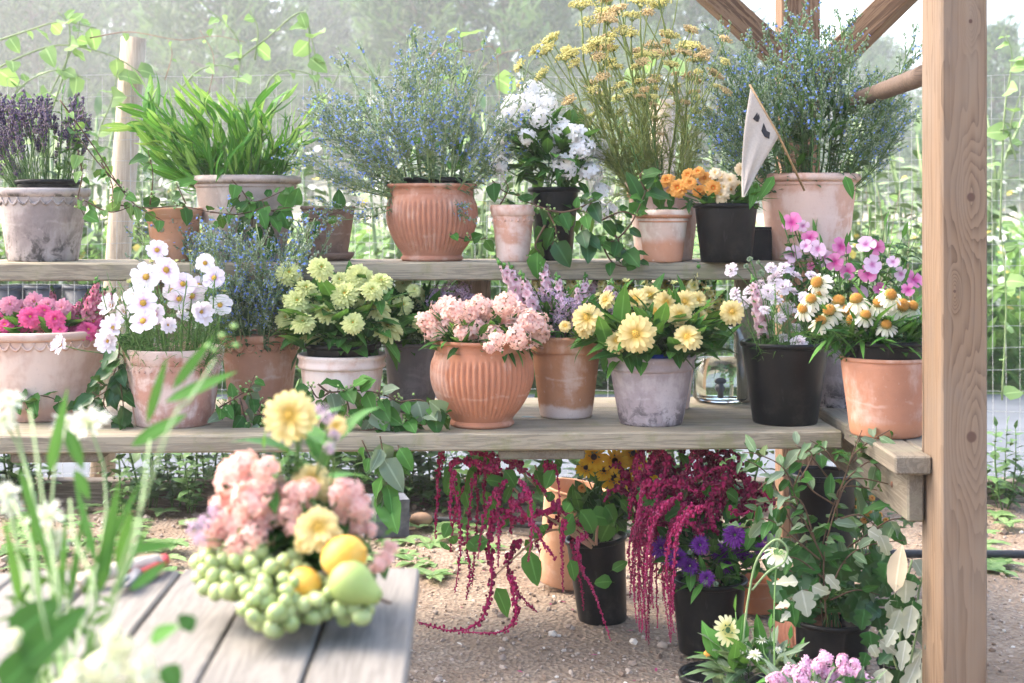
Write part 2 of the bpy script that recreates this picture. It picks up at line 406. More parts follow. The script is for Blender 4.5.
def fl_phlox(rnd,n=30,fr=.30):                                # a dome of small flat five-petalled flowers
    b=MB(); sq=V((1,rnd.uniform(.75,1),rnd.uniform(.6,1.1)))
    for k in range(n):
        q=(k+.5)/n; th=math.acos(1-1.25*q); a=k*2.39996+rnd.uniform(-.2,.2)
        d=V((math.sin(th)*math.cos(a),math.sin(th)*math.sin(a),math.cos(th)))
        c=d*rnd.uniform(.55,1.12); c=V((c.x*sq.x,c.y*sq.y,c.z*sq.z)); d=(d+rv(rnd,.45)).normalized()
        s=d.orthogonal().normalized(); t=d.cross(s); o=rnd.uniform(0,6)
        for j in range(5):
            aa=o+2*PI*j/5; e=s*math.cos(aa)+t*math.sin(aa)
            b.leaf(c+e*.02,e+d*.2,d,fr*rnd.uniform(.85,1.1),fr*.8,.35,2,'wide',.1,0)
        b.tube([c-d*.3,c],.025,3,1,False)
    for k in range(8):
        a=rnd.uniform(0,6.3); d=V((math.cos(a),math.sin(a),rnd.uniform(-.3,.6))).normalized(); b.ball(d*.62,.09,5,4,0,(.8,.8,1.3))
    b.tube([V((0,0,-.6)),V((0,0,.2))],.04,4,1)
    return b
def fl_dome(rnd):                                             # flat centre of florets
    b=MB(); b.ball((0,0,.02),.22,10,6,0,(1,1,.55))
    for k in range(34):
        q=(k+.5)/34; r=.25*math.sqrt(q); a=k*2.39996
        b.ball((r*math.cos(a),r*math.sin(a),.12-.10*q),.034,4,3,0 if q>.4 else 1)
    return b
def fl_conecentre(rnd):
    b=MB(); b.ball((0,0,.12),.36,12,7,0,(1,1,.9))
    for k in range(90):
        q=(k+.5)/90; th=math.acos(1-1.25*q); a=k*2.39996; d=V((math.sin(th)*math.cos(a),math.sin(th)*math.sin(a),math.cos(th)))
        c=V((0,0,.12))+V((d.x*.36,d.y*.36,d.z*.33)); s=d.orthogonal()*.04; t=d.cross(s)
        i=[b.vert(c+s),b.vert(c+t),b.vert(c-s),b.vert(c-t),b.vert(c+d*.13)]
        for x in range(4): b.face((i[x],i[(x+1)%4],i[4]),[(.5,q)]*3,0 if q<.55 else 1)
    return b
# ------------------------------------------------------------------ sprays (height 1 along +Z)
def sway(rnd,bend,n=9):
    a=rnd.uniform(0,6.3); k=V((math.cos(a),math.sin(a),0))
    return [V((0,0,i/n))+k*(bend*(i/n)*(1-i/n)*2.2)+V((rnd.uniform(-1,1),rnd.uniform(-1,1),0))*.006 for i in range(n+1)]
def along(P,t):
    x=t*(len(P)-1); i=min(int(x),len(P)-2); return P[i].lerp(P[i+1],x-i),(P[i+1]-P[i]).normalized()
def sp_forget(rnd,fq=.16):
    """hairy branched spray; returns (stem mesh builder, blossoms builder)"""
    b=MB(); f=MB(); P=sway(rnd,.12); b.tube(P,[.006]*6+[.004]*4,4,0)
    for k in range(26):
        t=rnd.uniform(.05,.75); p,d=along(P,t); a=rnd.uniform(0,6.3); e=V((math.cos(a),math.sin(a),.5+t*.5))
        b.leaf(p,e,V((0,0,1)),rnd.uniform(.05,.12)*(1.25-t),.026,.6,3,'lance',.2,1)
    for k in range(17):
        t=rnd.uniform(.30,1.0); p,d=along(P,t); a=k*2.4+rnd.uniform(-.4,.4); e=(V((math.cos(a),math.sin(a),0))*.75+d*rnd.uniform(.6,1.3)).normalized()
        L=rnd.uniform(.10,.26)*(1.2-.55*t); q=bez(p,p+e*L*.4,p+e*L*.7+V((0,0,.02)),p+e*L+V((rnd.uniform(-.02,.02),rnd.uniform(-.02,.02),.03)),5)
        b.tube(q,.0025,3,0,False)
        for j in range(int(L*75)):
            s=rnd.uniform(.25,1); c,dd=along(q,s); o=rv(rnd); o=(o-dd*o.dot(dd)).normalized()
            c2=c+o*.011+dd*.004
            if rnd.random()<fq+.24*s:
                n=(o+dd*.6+V((0,0,.5))).normalized(); u=n.orthogonal().normalized(); w=n.cross(u); r=rnd.uniform(.009,.014)
                ce=f.vert(c2+n*.002); st=[f.vert(c2+(u*math.cos(2*PI*i/5)+w*math.sin(2*PI*i/5))*r+n*.003) for i in range(5)]
                iv=[f.vert(c2+(u*math.cos(2*PI*(i+.5)/5)+w*math.sin(2*PI*(i+.5)/5))*r*.55+n*.002) for i in range(5)]
                for i in range(5): f.face((ce,iv[i-1],st[i],iv[i]),[(.5,0),(.5,.5),(.5,1),(.5,.5)],0)
            else: b.ball(c2,rnd.uniform(.005,.008),4,3,2,(1,1,1.3))
        for j in range(3):
            c,dd=along(q,rnd.uniform(.1,.7)); b.leaf(c,dd+rv(rnd,.8),V((0,0,1)),.05,.013,.5,2,'lance',.2,1)
    return b,f
def sp_lavender(rnd):
    b=MB(); f=MB(); P=sway(rnd,.06); b.tube(P,.005,3,0,False)
    for k in range(5):
        p,d=along(P,rnd.uniform(.05,.5)); b.leaf(p,d+rv(rnd,.6),rv(rnd),.12,.014,.2,2,'blade',.2,1)
    for br in range(4):
        p,d=along(P,rnd.uniform(.66,.85)); e=(d+rv(rnd,.4)).normalized(); q=[p,p+e*rnd.uniform(.14,.24)]; b.tube(q,.003,3,0,False)
        for k in range(22):
            c,_=along(q,rnd.uniform(.2,1)); f.ball(c+rv(rnd,.018),rnd.uniform(.007,.012),4,3,0 if rnd.random()<.62 else 1,(1,1,1.4))
    for k in range(24): f.ball(P[-1]+V((0,0,-rnd.uniform(0,.15)))+rv(rnd,.018),rnd.uniform(.007,.012),4,3,0 if rnd.random()<.6 else 1,(1,1,1.4))
    return b,f
def sp_fennel(rnd):
    b=MB(); f=MB(); P=sway(rnd,.14); b.tube(P,[.0085-.0005*i for i in range(10)],5,0)
    tips=[(P[-1],(P[-1]-P[-2]).normalized(),.06)]
    for k in range(4):
        t=rnd.uniform(.42,.86); p,d=along(P,t); a=rnd.uniform(0,6.3); e=(V((math.cos(a),math.sin(a),0))*.7+d).normalized(); L=rnd.uniform(.16,.34)
        q=bez(p,p+e*L*.4,p+e*L*.7+d*.05,p+e*L+d*.12,6); b.tube(q,.004,4,0,False); tips.append((q[-1],(q[-1]-q[-2]).normalized(),rnd.uniform(.028,.055)))
    for (c,d,R) in tips:
        u=d.orthogonal().normalized(); w=d.cross(u); mi=0 if rnd.random()<.55 else 1
        for k in range(18):
            r=R*math.sqrt((k+.5)/18); a=k*2.4; e=c+d*(R*.75-.25*r)+(u*math.cos(a)+w*math.sin(a))*r
            b.tube([c,c.lerp(e,.5)+d*.006,e],.0018,3,0,False)
            for j in range(6): f.ball(e+rv(rnd,.014)+d*.004,rnd.uniform(.004,.0065),4,3,mi)
    for k in range(26):                                        # threads of leaf
        p,d=along(P,rnd.uniform(.03,.6)); e=(d+rv(rnd,.9)).normalized(); L=rnd.uniform(.1,.22); q=[p,p+e*L*.5,p+e*L+V((0,0,-.02))]; b.tube(q,.0025,3,1,False)
        for j in range(9):
            c,dd=along(q,rnd.uniform(.2,1)); b.tube([c,c+(dd*.7+rv(rnd,.7))*.05],.0013,3,1,False)
    return b,f
def sp_snap(rnd):                                             # snapdragon or stock spike
    b=MB(); f=MB(); P=sway(rnd,.08); b.tube(P,[.02]*7+[.012]*3,4,0)
    for k in range(10):
        p,d=along(P,rnd.uniform(.02,.5)); b.leaf(p,d+rv(rnd,.9),V((0,0,1)),.22,.06,.5,3,'lance',.2,1)
    n=30
    for k in range(n):
        t=.34+.64*k/n; p,d=along(P,t); a=k*2.4; e=(V((math.cos(a),math.sin(a),0))+d*rnd.uniform(.1,.5)).normalized(); s=(1.15-t)*1.1; s=max(.25,min(1,s*1.6))
        c=p+e*.055*s; f.tube([p,c],[.012*s,.026*s],4,1 if t>.85 else 0,False)
        if t>.9: b.ball(c,.02,5,4,1); continue
        u=e.orthogonal().normalized(); w=e.cross(u)
        for j in range(5):
            aa=2*PI*j/5; g=u*math.cos(aa)+w*math.sin(aa); f.leaf(c,g+e*.45,e-g*.3,.088*s,.092*s,.6,2,'round',.1,0)
        f.leaf(c,e,w,.05*s,.06*s,.3,2,'round',.3,1)
    return b,f
def sp_blades(rnd):                                           # broad grassy shoot, leaves in two ranks
    b=MB(); P=sway(rnd,.30); b.tube(P,[.014]*5+[.008]*5,5,0)
    for k in range(16):
        t=.10+.86*k/16; p,d=along(P,t); a=(k%2)*PI+rnd.uniform(-.7,.7); e=V((math.cos(a),math.sin(a),0))
        b.leaf(p,d*1.15+e*.85,e.cross(d).cross(d)*-1+V((0,0,.3)),rnd.uniform(.30,.52)*(1.1-.35*t),rnd.uniform(.034,.058),rnd.uniform(.3,1.9),6,'lance',.25,1 if rnd.random()<.7 else 2,twist=rnd.uniform(-.5,.5))
    b.leaf(P[-1],P[-1]-P[-2],V((1,0,0)),.25,.05,.2,4,'lance',.2,2)
    return b,None
def sp_leafy(shape='ovate',n=14,L=.2,W=.09,seg=4,tw=0):       # a leafy shoot
    def go(rnd):
        b=MB(); P=sway(rnd,.1); b.tube(P,[.010]*6+[.006]*4,4,0)
        for k in range(n):
            t=.12+.86*k/n; p,d=along(P,t); a=k*2.4; e=V((math.cos(a),math.sin(a),.0))
            b.leaf(p,e+d*rnd.uniform(.2,.8),V((0,0,1))+d*.3,L*rnd.uniform(.7,1.15)*(1.1-.4*t),W*rnd.uniform(.8,1.15)*(1.1-.4*t),rnd.uniform(.3,.9),seg,shape,.18,1 if rnd.random()<.75 else 2,.1,tw)
        b.leaf(P[-1],V((0,0,1)),V((1,0,0)),L*.5,W*.45,.3,3,shape,.2,2)
        return b,None
    return go
_cache={}
def variants(key,fn,mats,k=4,seed=1):
    if key not in _cache:
        out=[]
        for i in range(k):
            r=random.Random(seed*101+i); g=fn(r)
            if isinstance(g,tuple): out.append((g[0].mesh(key,mats[0]), g[1].mesh(key+'_blossoms',mats[1]) if g[1] else None))
            else: out.append(g.mesh(key,mats))
        _cache[key]=out
    return _cache[key]
# ------------------------------------------------------------------ bunches
TOCAM=lambda p:(V((0,0,EYE))-p).normalized()
def spray(t,key,base,tip,rnd,name='flower_stem',blossom='blossoms',wide=1.0):
    a=V(base); d=V(tip)-a; L=d.length
    st,bl=rnd.choice(_cache[key]); ro=rnd.uniform(0,6.3)
    o=place(name,st,t,a,d,(L*wide,L*wide,L),ro)
    if bl: put(blossom,bl,None,o)
    return o
def fan(t,key,mouth,R,tips,rnd,name='flower_stem',blossom='blossoms',wide=1.0,drop=.06):
    for p in tips:
        d=V(p)-mouth; h=V((d.x,d.y,0)); h=h.normalized()*min(R*.75,h.length*.5) if h.length>0 else h
        spray(t,key,mouth+h+V((0,0,-drop)),p,rnd,name,blossom,wide)
def heads(t,mouth,R,L,meshes,centres,rnd,face=(.6,.5,.7),stem=M['stem'],sr=.0018,leafm=None,leafn=3,leafL=.06,leafW=.022,leafshape='lance',name='flower',cname='flower_centre',jit=.4,csize=1.):
    """L: list of (world point, radius[, facing]) -> stems, flowers and their centres, all parts of the bunch t"""
    fo=MB()
    for it in L:
        p,r=V(it[0]),it[1]; out=V((p.x-mouth.x,p.y-mouth.y,0))
        out=out.normalized() if out.length>1e-4 else V((0,0,0))
        d=V(it[2]) if len(it)>2 and it[2] is not None else (V((0,0,1))*face[0]+out*face[1]+TOCAM(p)*face[2]+rv(rnd,jit))
        d=d.normalized(); r=r*rnd.uniform(.84,1.12)
        a=rnd.uniform(0,6.3); q=R*.8*math.sqrt(rnd.random()); b0=mouth+V((q*math.cos(a),q*math.sin(a),-.05))
        end=p-d*r*.08; P=bez(b0,b0+V((0,0,.45*max(.06,end.z-b0.z))),end-d*(.35*(end-b0).length),end,7)
        s=MB(); org=t.location; s.tube([x-org for x in P],sr,5); put('stem',s,stem,t)
        if leafm:
            for k in range(leafn):
                c,dd=along(P,rnd.uniform(.25,.85)); e=rv(rnd); e=(e-dd*e.dot(dd)).normalized()
                fo.leaf(c-org,e+dd*.6,V((0,0,1)),leafL*rnd.uniform(.6,1.2),leafW*rnd.uniform(.7,1.2),rnd.uniform(.2,.9),4,leafshape,.18,rnd.randrange(len(leafm)),.1)
        o=place(name,rnd.choice(meshes),t,p,d,r,rnd.uniform(0,6.3))
        if centres: put(cname,rnd.choice(centres),None,o).scale=(csize,)*3
    if leafm and fo.f: put('foliage',fo,leafm,t)
def foliage(t,c,rad,n,mats,rnd,L=.07,W=.025,shape='lance',name='foliage',droop=.5,seg=4):
    """leaves through a dome about world point c (rad: half sizes), pointing out and up"""
    b=MB(); org=t.location
    for k in range(n):
        d=rv(rnd); d.z=abs(d.z)-.25
        d=d.normalized()*rnd.uniform(.3,1)**.6; p=V(c)+V((d.x*rad[0],d.y*rad[1],d.z*rad[2])); e=(d+V((0,0,.35))+rv(rnd,.5)).normalized()
        b.leaf(p-org-e*L*.5,e,V((0,0,1))+rv(rnd,.4),L*rnd.uniform(.6,1.25),W*rnd.uniform(.7,1.2),droop*rnd.uniform(.2,1.6),seg,shape,.2,rnd.randrange(len(mats)),.12)
    put(name,b,mats,t)
def vine(name,label,cat,lines,y,mats,rnd,twig=M['twig'],leafL=.045,leafW=.028,per=.022,shape='ovate',r=.0022,berries=0,lname='leaf',group=None,hang=.35,single=True):
    """lines: lists of (u,v[,dy]); leaves are parts of their own when they are few"""
    W=[catmull([at(q[0],q[1],y+(q[2] if len(q)>2 else 0)) for q in ln],6) for ln in lines]
    t=thing(name,label,cat,W[0][0],group); org=t.location
    lv=variants('vine_leaf_%s_%s'%(shape,'_'.join(x.name for x in mats)),lambda q:_one(q,shape,len(mats)),mats,8,3)
    spots=[]
    for P in W:
        n=len(P)-1; b=MB(); b.tube([p-org for p in P],[r*(1-.55*i/n) for i in range(n+1)],5); put('twig',b,twig,t)
        ln=sum((P[i+1]-P[i]).length for i in range(n))
        k=max(2,int(ln/per)); spots+= [along(P,(i+rnd.uniform(.1,.9))/k)+(i,) for i in range(k)]
    rnd.shuffle(spots); bb=MB(); lf=None
    for i,(p,d,k) in enumerate(spots):
        e=rv(rnd); e=(e-d*e.dot(d)).normalized(); e=(e+d*.5+V((0,0,-hang))+TOCAM(p)*.15).normalized()
        L=leafL*rnd.uniform(.45,1.3)
        if i<100:
            o=bpy.data.objects.new(lname,rnd.choice(lv)); o.location=p-org+e*.004; o.rotation_mode='QUATERNION'
            n=(V((0,0,.8))+TOCAM(p)*.9+rv(rnd,.7)).normalized(); x=e; zz=(n-x*n.dot(x)).normalized(); yy=zz.cross(x)
            o.rotation_quaternion=Matrix((x,yy,zz)).transposed().to_quaternion(); o.scale=(L,leafW/leafL*L*rnd.uniform(.85,1.15),L); link(o,t)
        if berries and rnd.random()<berries:
            for j in range(rnd.randint(2,5)):
                c=p+rv(rnd,.012)+V((0,0,.006)); bb.tube([p-org,c-org],.0006,3,1,False); bb.ball(c-org,rnd.uniform(.0025,.0038),6,4,0)
    if bb.f: stuff(put('berries',bb,[M['berry'],twig],t))
    return t
def _one(q,shape,nm=1):
    b=MB(); b.leaf((0,0,0),(1,0,0),(0,0,1),1,1,q.uniform(.2,1.1),6 if shape!='lobed' else 11,shape,q.uniform(.1,.35),q.randrange(nm),.12,q.uniform(-.3,.3)); b.tube([(-.12,0,0),(0,0,0)],.012,3,1 if False else 0,False); return b
# ================================================================== camera, light
cam=bpy.data.cameras.new('camera'); co=bpy.data.objects.new('camera',cam); COL.objects.link(co)
co.location=(0,0,EYE); co.rotation_euler=(PI/2,0,0)
cam.sensor_width=36; cam.lens=F/1024*36; cam.shift_y=-(341.5-H0)/1024; cam.clip_start=.05; cam.clip_end=2000
cam.dof.use_dof=True; cam.dof.focus_distance=3.5; cam.dof.aperture_fstop=5.8
SC.camera=co
w=bpy.data.worlds.new('World'); SC.world=w; w.use_nodes=True
nt=w.node_tree; bg=nt.nodes['Background']; sk=nt.nodes.new('ShaderNodeTexSky'); sk.sky_type='NISHITA'; sk.sun_disc=False
SUN_EL,SUN_AZ=math.radians(48),math.radians(-72)              # azimuth clockwise from +Y: beyond the garden, to the left
sk.sun_elevation=SUN_EL; sk.sun_rotation=SUN_AZ; sk.air_density=.9; sk.dust_density=5.5; sk.ozone_density=1.0
nt.links.new(sk.outputs[0],bg.inputs[0]); bg.inputs[1].default_value=.15
sl=bpy.data.lights.new('sun','SUN'); sl.energy=SUN; sl.angle=math.radians(65); sl.color=(1,.96,.9)
so=bpy.data.objects.new('sun',sl); COL.objects.link(so)
sd=V((math.sin(SUN_AZ)*math.cos(SUN_EL),math.cos(SUN_AZ)*math.cos(SUN_EL),math.sin(SUN_EL))); so.rotation_mode='QUATERNION'; so.rotation_quaternion=sd.to_track_quat('Z','Y')
SC.view_settings.view_transform='Standard'; SC.view_settings.look='None'; SC.view_settings.exposure=EXPOSURE; SC.view_settings.gamma=1
cy=SC.cycles; cy.use_denoising=True; cy.max_bounces=8; cy.diffuse_bounces=4; cy.transmission_bounces=6; cy.volume_bounces=1; cy.transparent_max_bounces=8; cy.volume_step_rate=4
cy.use_adaptive_sampling=True; cy.adaptive_threshold=.015
# ================================================================== ground and the garden behind
rnd=random.Random(7)
s=Nodes('gravel_earth',.95,.1); c0=s.coord()
v1=s.n('TexVoronoi',{'Vector':c0,'Scale':75.}); v2=s.n('TexVoronoi',{'Vector':c0,'Scale':190.}); big=s.noise(c0,2.2,6,.65); fine=s.noise(c0,60,5,.7)
g1=s.n('SeparateColor',{0:v1.outputs['Color']}).outputs[0]; g2=s.n('SeparateColor',{0:v2.outputs['Color']}).outputs[1]
c=s.mix(g1,(.235,.18,.13),(.40,.33,.25)); c=s.mix(s.math('MULTIPLY',g2,.5),c,(.16,.115,.085)); c=s.mix(s.ramp(big,.42,.62,0,.7),c,(.225,.165,.115)); c=s.mix(s.ramp(fine,.5,.68,0,.5),c,(.19,.135,.10))
s.col(c); s.bump(s.math('ADD',s.math('MULTIPLY',v1.outputs['Distance'],1.5),fine),.8,.006); earth=s.mat
b=MB(); n=60                                                  # a fine patch near the pots, one sheet to the horizon
for j in range(n+1):
    for i in range(n+1):
        x=-4+8*i/n; y=1.5+4*j/n; e=min(1,i/6,(n-i)/6,j/6,(n-j)/6)
        b.vert((x,y,e*.010*(math.sin(x*5.1+y*2)+math.sin(y*7.3-x*3)+math.sin(x*13+y*11)*.5)-.012*e))
for j in range(n):
    for i in range(n): b.face((j*(n+1)+i,j*(n+1)+i+1,(j+1)*(n+1)+i+1,(j+1)*(n+1)+i))
xs=(-600,-4,4,600); ys=(-40,1.5,5.5,900)
for i in range(3):
    for j in range(3):
        if i==1 and j==1: continue
        k=[b.vert(p) for p in ((xs[i],ys[j],0),(xs[i+1],ys[j],0),(xs[i+1],ys[j+1],0),(xs[i],ys[j+1],0))]; b.face(tuple(k))
structure(put('ground',b,earth))
s=Nodes('meadow_turf',.95,.1); c0=s.coord(); c=s.mix(s.noise(c0,.8,6,.7),(.16,.25,.07),(.36,.42,.16)); c=s.mix(s.ramp(s.noise(c0,9,5,.7),.45,.65,0,.7),c,(.10,.18,.05)); s.col(c)
b=MB(); k=[b.vert(p) for p in ((-150,8.4,.004),(150,8.4,.004),(150,150,.004),(-150,150,.004))]; b.face(tuple(k)); structure(put('meadow_ground',b,s.mat))
b=MB(); k=[b.vert(p) for p in ((-30,5.72,.004),(30,5.72,.004),(30,8.4,.004),(-30,8.4,.004))]; b.face(tuple(k))
structure(put('garden_path',b,plain('pale_path',(.13,.145,.165),(.10,.115,.13),rough=.9,scale=4)))
# pebbles and wood chips lying on the earth
s=Nodes('pebble',.85,.2); i_=s.island(); c=s.mix(s.ramp(i_,0,.6),(.20,.14,.10),(.38,.31,.25)); c=s.mix(s.ramp(i_,.85,1),c,(.60,.55,.48)); s.col(c); peb=s.mat
b=MB()
for k in range(5200):
    y=2.95+2.3*rnd.random()**1.25; x=rnd.uniform(-.36,.37)*y*1.02; r=rnd.uniform(.002,.0055)*(2.4 if rnd.random()<.10 else 1)
    if y>4.3: r*=1.5
    q=V((rnd.uniform(-1,1),rnd.uniform(-1,1),rnd.uniform(-1,1),)).to_track_quat('Z','Y')
    b.ball((x,y,r*.3+.010*(math.sin(x*5.1+y*2)+math.sin(y*7.3-x*3)+math.sin(x*13+y*11)*.5)-.012),r,5,3,0,(rnd.uniform(.8,1.6),rnd.uniform(.7,1.1),rnd.uniform(.5,.8)),q)
stuff(put('gravel',b,peb,smooth=False))
b=MB()
for k in range(1500):
    y=2.95+2.3*rnd.random(); x=rnd.uniform(-.36,.37)*y; a=rnd.uniform(0,6.3)
    b.leaf((x,y,.004+.010*(math.sin(x*5.1+y*2)+math.sin(y*7.3-x*3)+math.sin(x*13+y*11)*.5)-.008),(math.cos(a),math.sin(a),rnd.uniform(-.05,.25)),(rnd.uniform(-.4,.4),0,1),rnd.uniform(.01,.032),rnd.uniform(.003,.010),rnd.uniform(-.3,.5),2,'lance',.1)
stuff(put('leaf_litter',b,plain('litter',(.32,.22,.14),(.17,.11,.07),bump=0)))
b=MB()                                                          # low seedlings on the earth
for k in range(130):
    y=rnd.uniform(4.2,5.25); x=rnd.uniform(-.36,-.02)*y if rnd.random()<.8 else rnd.uniform(.3,.36)*y
    for j in range(7):
        a=rnd.uniform(0,6.3); b.leaf((x,y,.0),(math.cos(a),math.sin(a),.6),(0,0,1),rnd.uniform(.03,.10),.035,.7,3,'ovate',.15)
stuff(put('seedlings',b,M['leaf_pale']))
wg=wood('grey_plank',(.34,.29,.20),(.16,.13,.088),0,1,grey=(.31,.272,.205),greyamt=.55,moss=(.21,.205,.10))
wgy=wood('grey_beam',(.22,.185,.138),(.11,.09,.066),1,1,grey=(.19,.168,.132),greyamt=.7,moss=(.21,.20,.14))
wgz=wood('grey_upright',(.36,.30,.23),(.19,.15,.11),2,1,grey=(.33,.29,.24),greyamt=.5)
wfence=wood('fence_post_wood',(.52,.42,.30),(.34,.26,.18),2,1,grey=(.45,.39,.31),greyamt=.5)
wbrace=wood('brace_wood',(.20,.125,.075),(.085,.048,.028),0,1)
wpole=wood('pole_wood',(.15,.098,.068),(.07,.045,.032),0,1,grey=(.16,.125,.10),greyamt=.4)
def bevbox(lo,hi,bev=.004):
    b=MB(); (x0,y0,z0),(x1,y1,z1)=lo,hi; e=bev
    ids={}
    for sx in (0,1):
        for sy in (0,1):
            for sz in (0,1):
                p=[x1 if sx else x0,y1 if sy else y0,z1 if sz else z0]; g=[-1 if sx else 1,-1 if sy else 1,-1 if sz else 1]
                for ax in range(3):
                    q=[p[i]+(0 if i==ax else g[i]*e) for i in range(3)]; ids[(sx,sy,sz,ax)]=b.vert(q)
    K=[(0,0),(1,0),(1,1),(0,1)]
    for ax in range(3):
        for sv in (0,1):
            f=[]
            for (a_,c_) in K:
                s3=[0,0,0]; s3[ax]=sv; o=[i for i in range(3) if i!=ax]; s3[o[0]]=a_; s3[o[1]]=c_; f.append(ids[(*s3,ax)])
            b.face(tuple(f))
    for ax in range(3):                                         # bevel strips along each edge direction
        o=[i for i in range(3) if i!=ax]
        for (a_,c_) in K:
            f=[]
            for (sv,fx) in ((0,o[0]),(1,o[0]),(1,o[1]),(0,o[1])):
                s3=[0,0,0]; s3[ax]=sv; s3[o[0]]=a_; s3[o[1]]=c_; f.append(ids[(*s3,fx)])
            b.face(tuple(f))
    for k in [(x,y,z) for x in (0,1) for y in (0,1) for z in (0,1)]: b.face(tuple(ids[(*k,a)] for a in range(3)))
    return b
def fixn(o):
    import bmesh
    bm=bmesh.new(); bm.from_mesh(o.data); bmesh.ops.recalc_face_normals(bm,faces=bm.faces); bm.to_mesh(o.data); bm.free(); return o
def bar(name,mt,parent,lo,hi,bev=.004,loc=None,rot=None):
    o=fixn(put(name,bevbox(lo,hi,bev),mt,parent,loc,smooth=False))
    if rot: o.rotation_euler=rot
    return o
# ---- the shelves, slightly turned from the picture plane
yaw=math.radians(2.2)
LS=thing('plank_shelf','long weathered lower shelf of grey planks under the bigger flower pots','shelf',(0,3.345,.56),rot=(0,0,yaw))
for k in range(3): bar('plank',wg,LS,(-1.8,.223*k,-.042),(.7855+(0,.001,-.003)[k]+.0085*k,.223*k+.216,-.0015*k))
for x0 in (-1.175,-.03): bar('cross_support',wgy,LS,(x0,.03,-.068),(x0+.205,.60,-.0445))
US=thing('plank_shelf','narrow grey upper shelf carrying the back row of pots','shelf',(0,3.66,.95),rot=(0,0,yaw))
bar('plank',wg,US,(-1.8,0,-.046),(.735,.30,0))
for x0 in (-1.72,-.95,-.14,.62): bar('upright',wgz,US,(x0,.20,-.3895),(x0+.09,.235,-.047))
# ---- pavilion: two rows of posts, side beams, braces and an unseen roof added for its shade
knots=((.013,1.11,.017),(.014,.626,.021),(.012,1.465,.008),(-.02,.92,.006))
pm=postwood('sawn_post',.092,knots)
PX=.867
post=tag(bar('wooden_post',pm,None,(-.0465,0,-.02),(.0465,.14,2.78),.004,(PX+.0465,2.87,0)),'tall sawn wooden post with two dark knots standing in front of the shelves','post')
wpost=wood('back_post_wood',(.25,.155,.095),(.13,.075,.043),2,1)
tag(bar('wooden_post',wpost,None,(-.06,0,-.02),(.06,.12,2.8),.004,(.905,4.45,0)),'brown wooden post behind the blue flowers where two braces meet','post')
for (x,y,l) in ((-1.98,2.87,'sawn wooden post at the left front corner of the shelves'),(-1.98,4.45,'brown wooden post at the left back corner of the shelves')):
    tag(bar('wooden_post',wpost,None,(-.05,0,-.02),(.05,.13,2.8),.004,(x,y,0)),l,'post')
for x,l in ((.815,'flat grey beam end jutting out under the terracotta pot beside the tall post'),(-1.90,'flat grey beam under the left end of the lower shelf')):
    t=thing('side_beam',l,'beam',(x,2.93,.538))
    bar('flat_beam',wgy,t,(-.026,0,0),(.0505,1.52,.039)); bar('deep_beam',wgy,t,(0.011,.04,-.106),(.046,1.51,-.0015))
    if x>0: bar('outer_beam',wgy,t,(.0535,.09,.001),(.15,1.50,.039))
    if x>0:
        b=MB(); b.ball((0,0,0),.007,10,6,0,(.4,1,1)); put('bolt_head',b,plain('rusty_bolt',(.22,.09,.045),(.12,.06,.04)),t,(.0105,.16,-.05))
def brace(p,q,wd,dp,l,mt=wbrace):
    p,q=V(p),V(q); L=(q-p).length
    o=bar('brace',mt,None,(0,-dp/2,-wd/2),(L,dp/2,wd/2),.004,p); o.rotation_mode='QUATERNION'; o.rotation_quaternion=(q-p).to_track_quat('X','Z'); return tag(o,l,'brace')
brace(at(800,76,4.43),at(640,-72,4.43),.078,.09,'dark wooden brace slanting up to the left from the back post')
brace(at(806,88,4.40),at(985,-86,4.15),.074,.09,'dark wooden brace slanting up to the right from the back post')
b=MB(); Pp=catmull([at(846,104,4.1),at(885,90,3.6),at(925,75,3.1)],6); b.tube(Pp,[.023,.022]*6+[.024],10); tag(put('branch_rail',b,wpole),'round brown branch rail running from the tall post into the blue flowers','rail')
RF=thing('unseen_shade_roof','unseen slatted roof added to shade the shelves','roof',(0,2.80,2.75))  # unseen from the camera; added so the shelves sit darker than the garden behind
for k in range(6): bar('shade_slat',wbrace,RF,(-2.3,.36*k,.10),(2.0,.36*k+.09,.14))  # slats spaced apart to let more daylight down on the upper plants
for x in (-2.0,.905): bar('rafter',wpost,RF,(x-.04,-.05,0),(x+.04,2.2,.095))
# ---- fence: wire mesh, posts, timber edging, hose, stone
FY=5.43
wire=plain('galvanised_wire',(.50,.52,.52),rough=.45,spec=.5,bump=0)
WF=thing('wire_fence','wire mesh fence with small square openings behind the shelves','fence',(0,FY,0))
b=MB()
for k in range(150): x=-3.8+.0508*k; b.tube([(x,0,.05),(x+.01*math.sin(k),0,1.6)],.0010,3,0,False)
stuff(put('upright_wires',b,wire,WF))
for k in range(20):
    z=.08+.08*k; b=MB(); b.tube([(-3.8+.19*i,.0025,z+.006*math.sin(i*1.7+k)) for i in range(41)],.0010 if k<19 else .0018,3); put('line_wire',b,wire,WF)
for (u0,v0,u1,v1,wd,l) in ((134,38,101,497,.095,'pale wooden fence post leaning behind the grassy pot'),(663,100,661,497,.10,'pale fence post behind the yellow fennel'),(-190,40,-190,500,.1,'pale wooden fence post at the left end of the wire fence'),(1190,40,1190,500,.1,'pale wooden fence post at the right end of the wire fence')):
    p=at(u0,v0,FY+.06); q=at(u1,v1,FY+.06); b=MB(); q=q+(q-p)*(.05/(p.z-q.z))
    b.tube([q,q.lerp(p,.5),p],wd/2,14); tag(put('fence_post',b,wfence),l,'fence post')
TB=thing('timber_edging','low dark timber edging board lying along the foot of the fence','edging',(0,5.30,0))
bar('timber',wood('edging_wood',(.22,.18,.14),(.10,.08,.06),0,1),TB,(-3.2,-.04,-.01),(3.2,.04,.085))
blk=M['black']
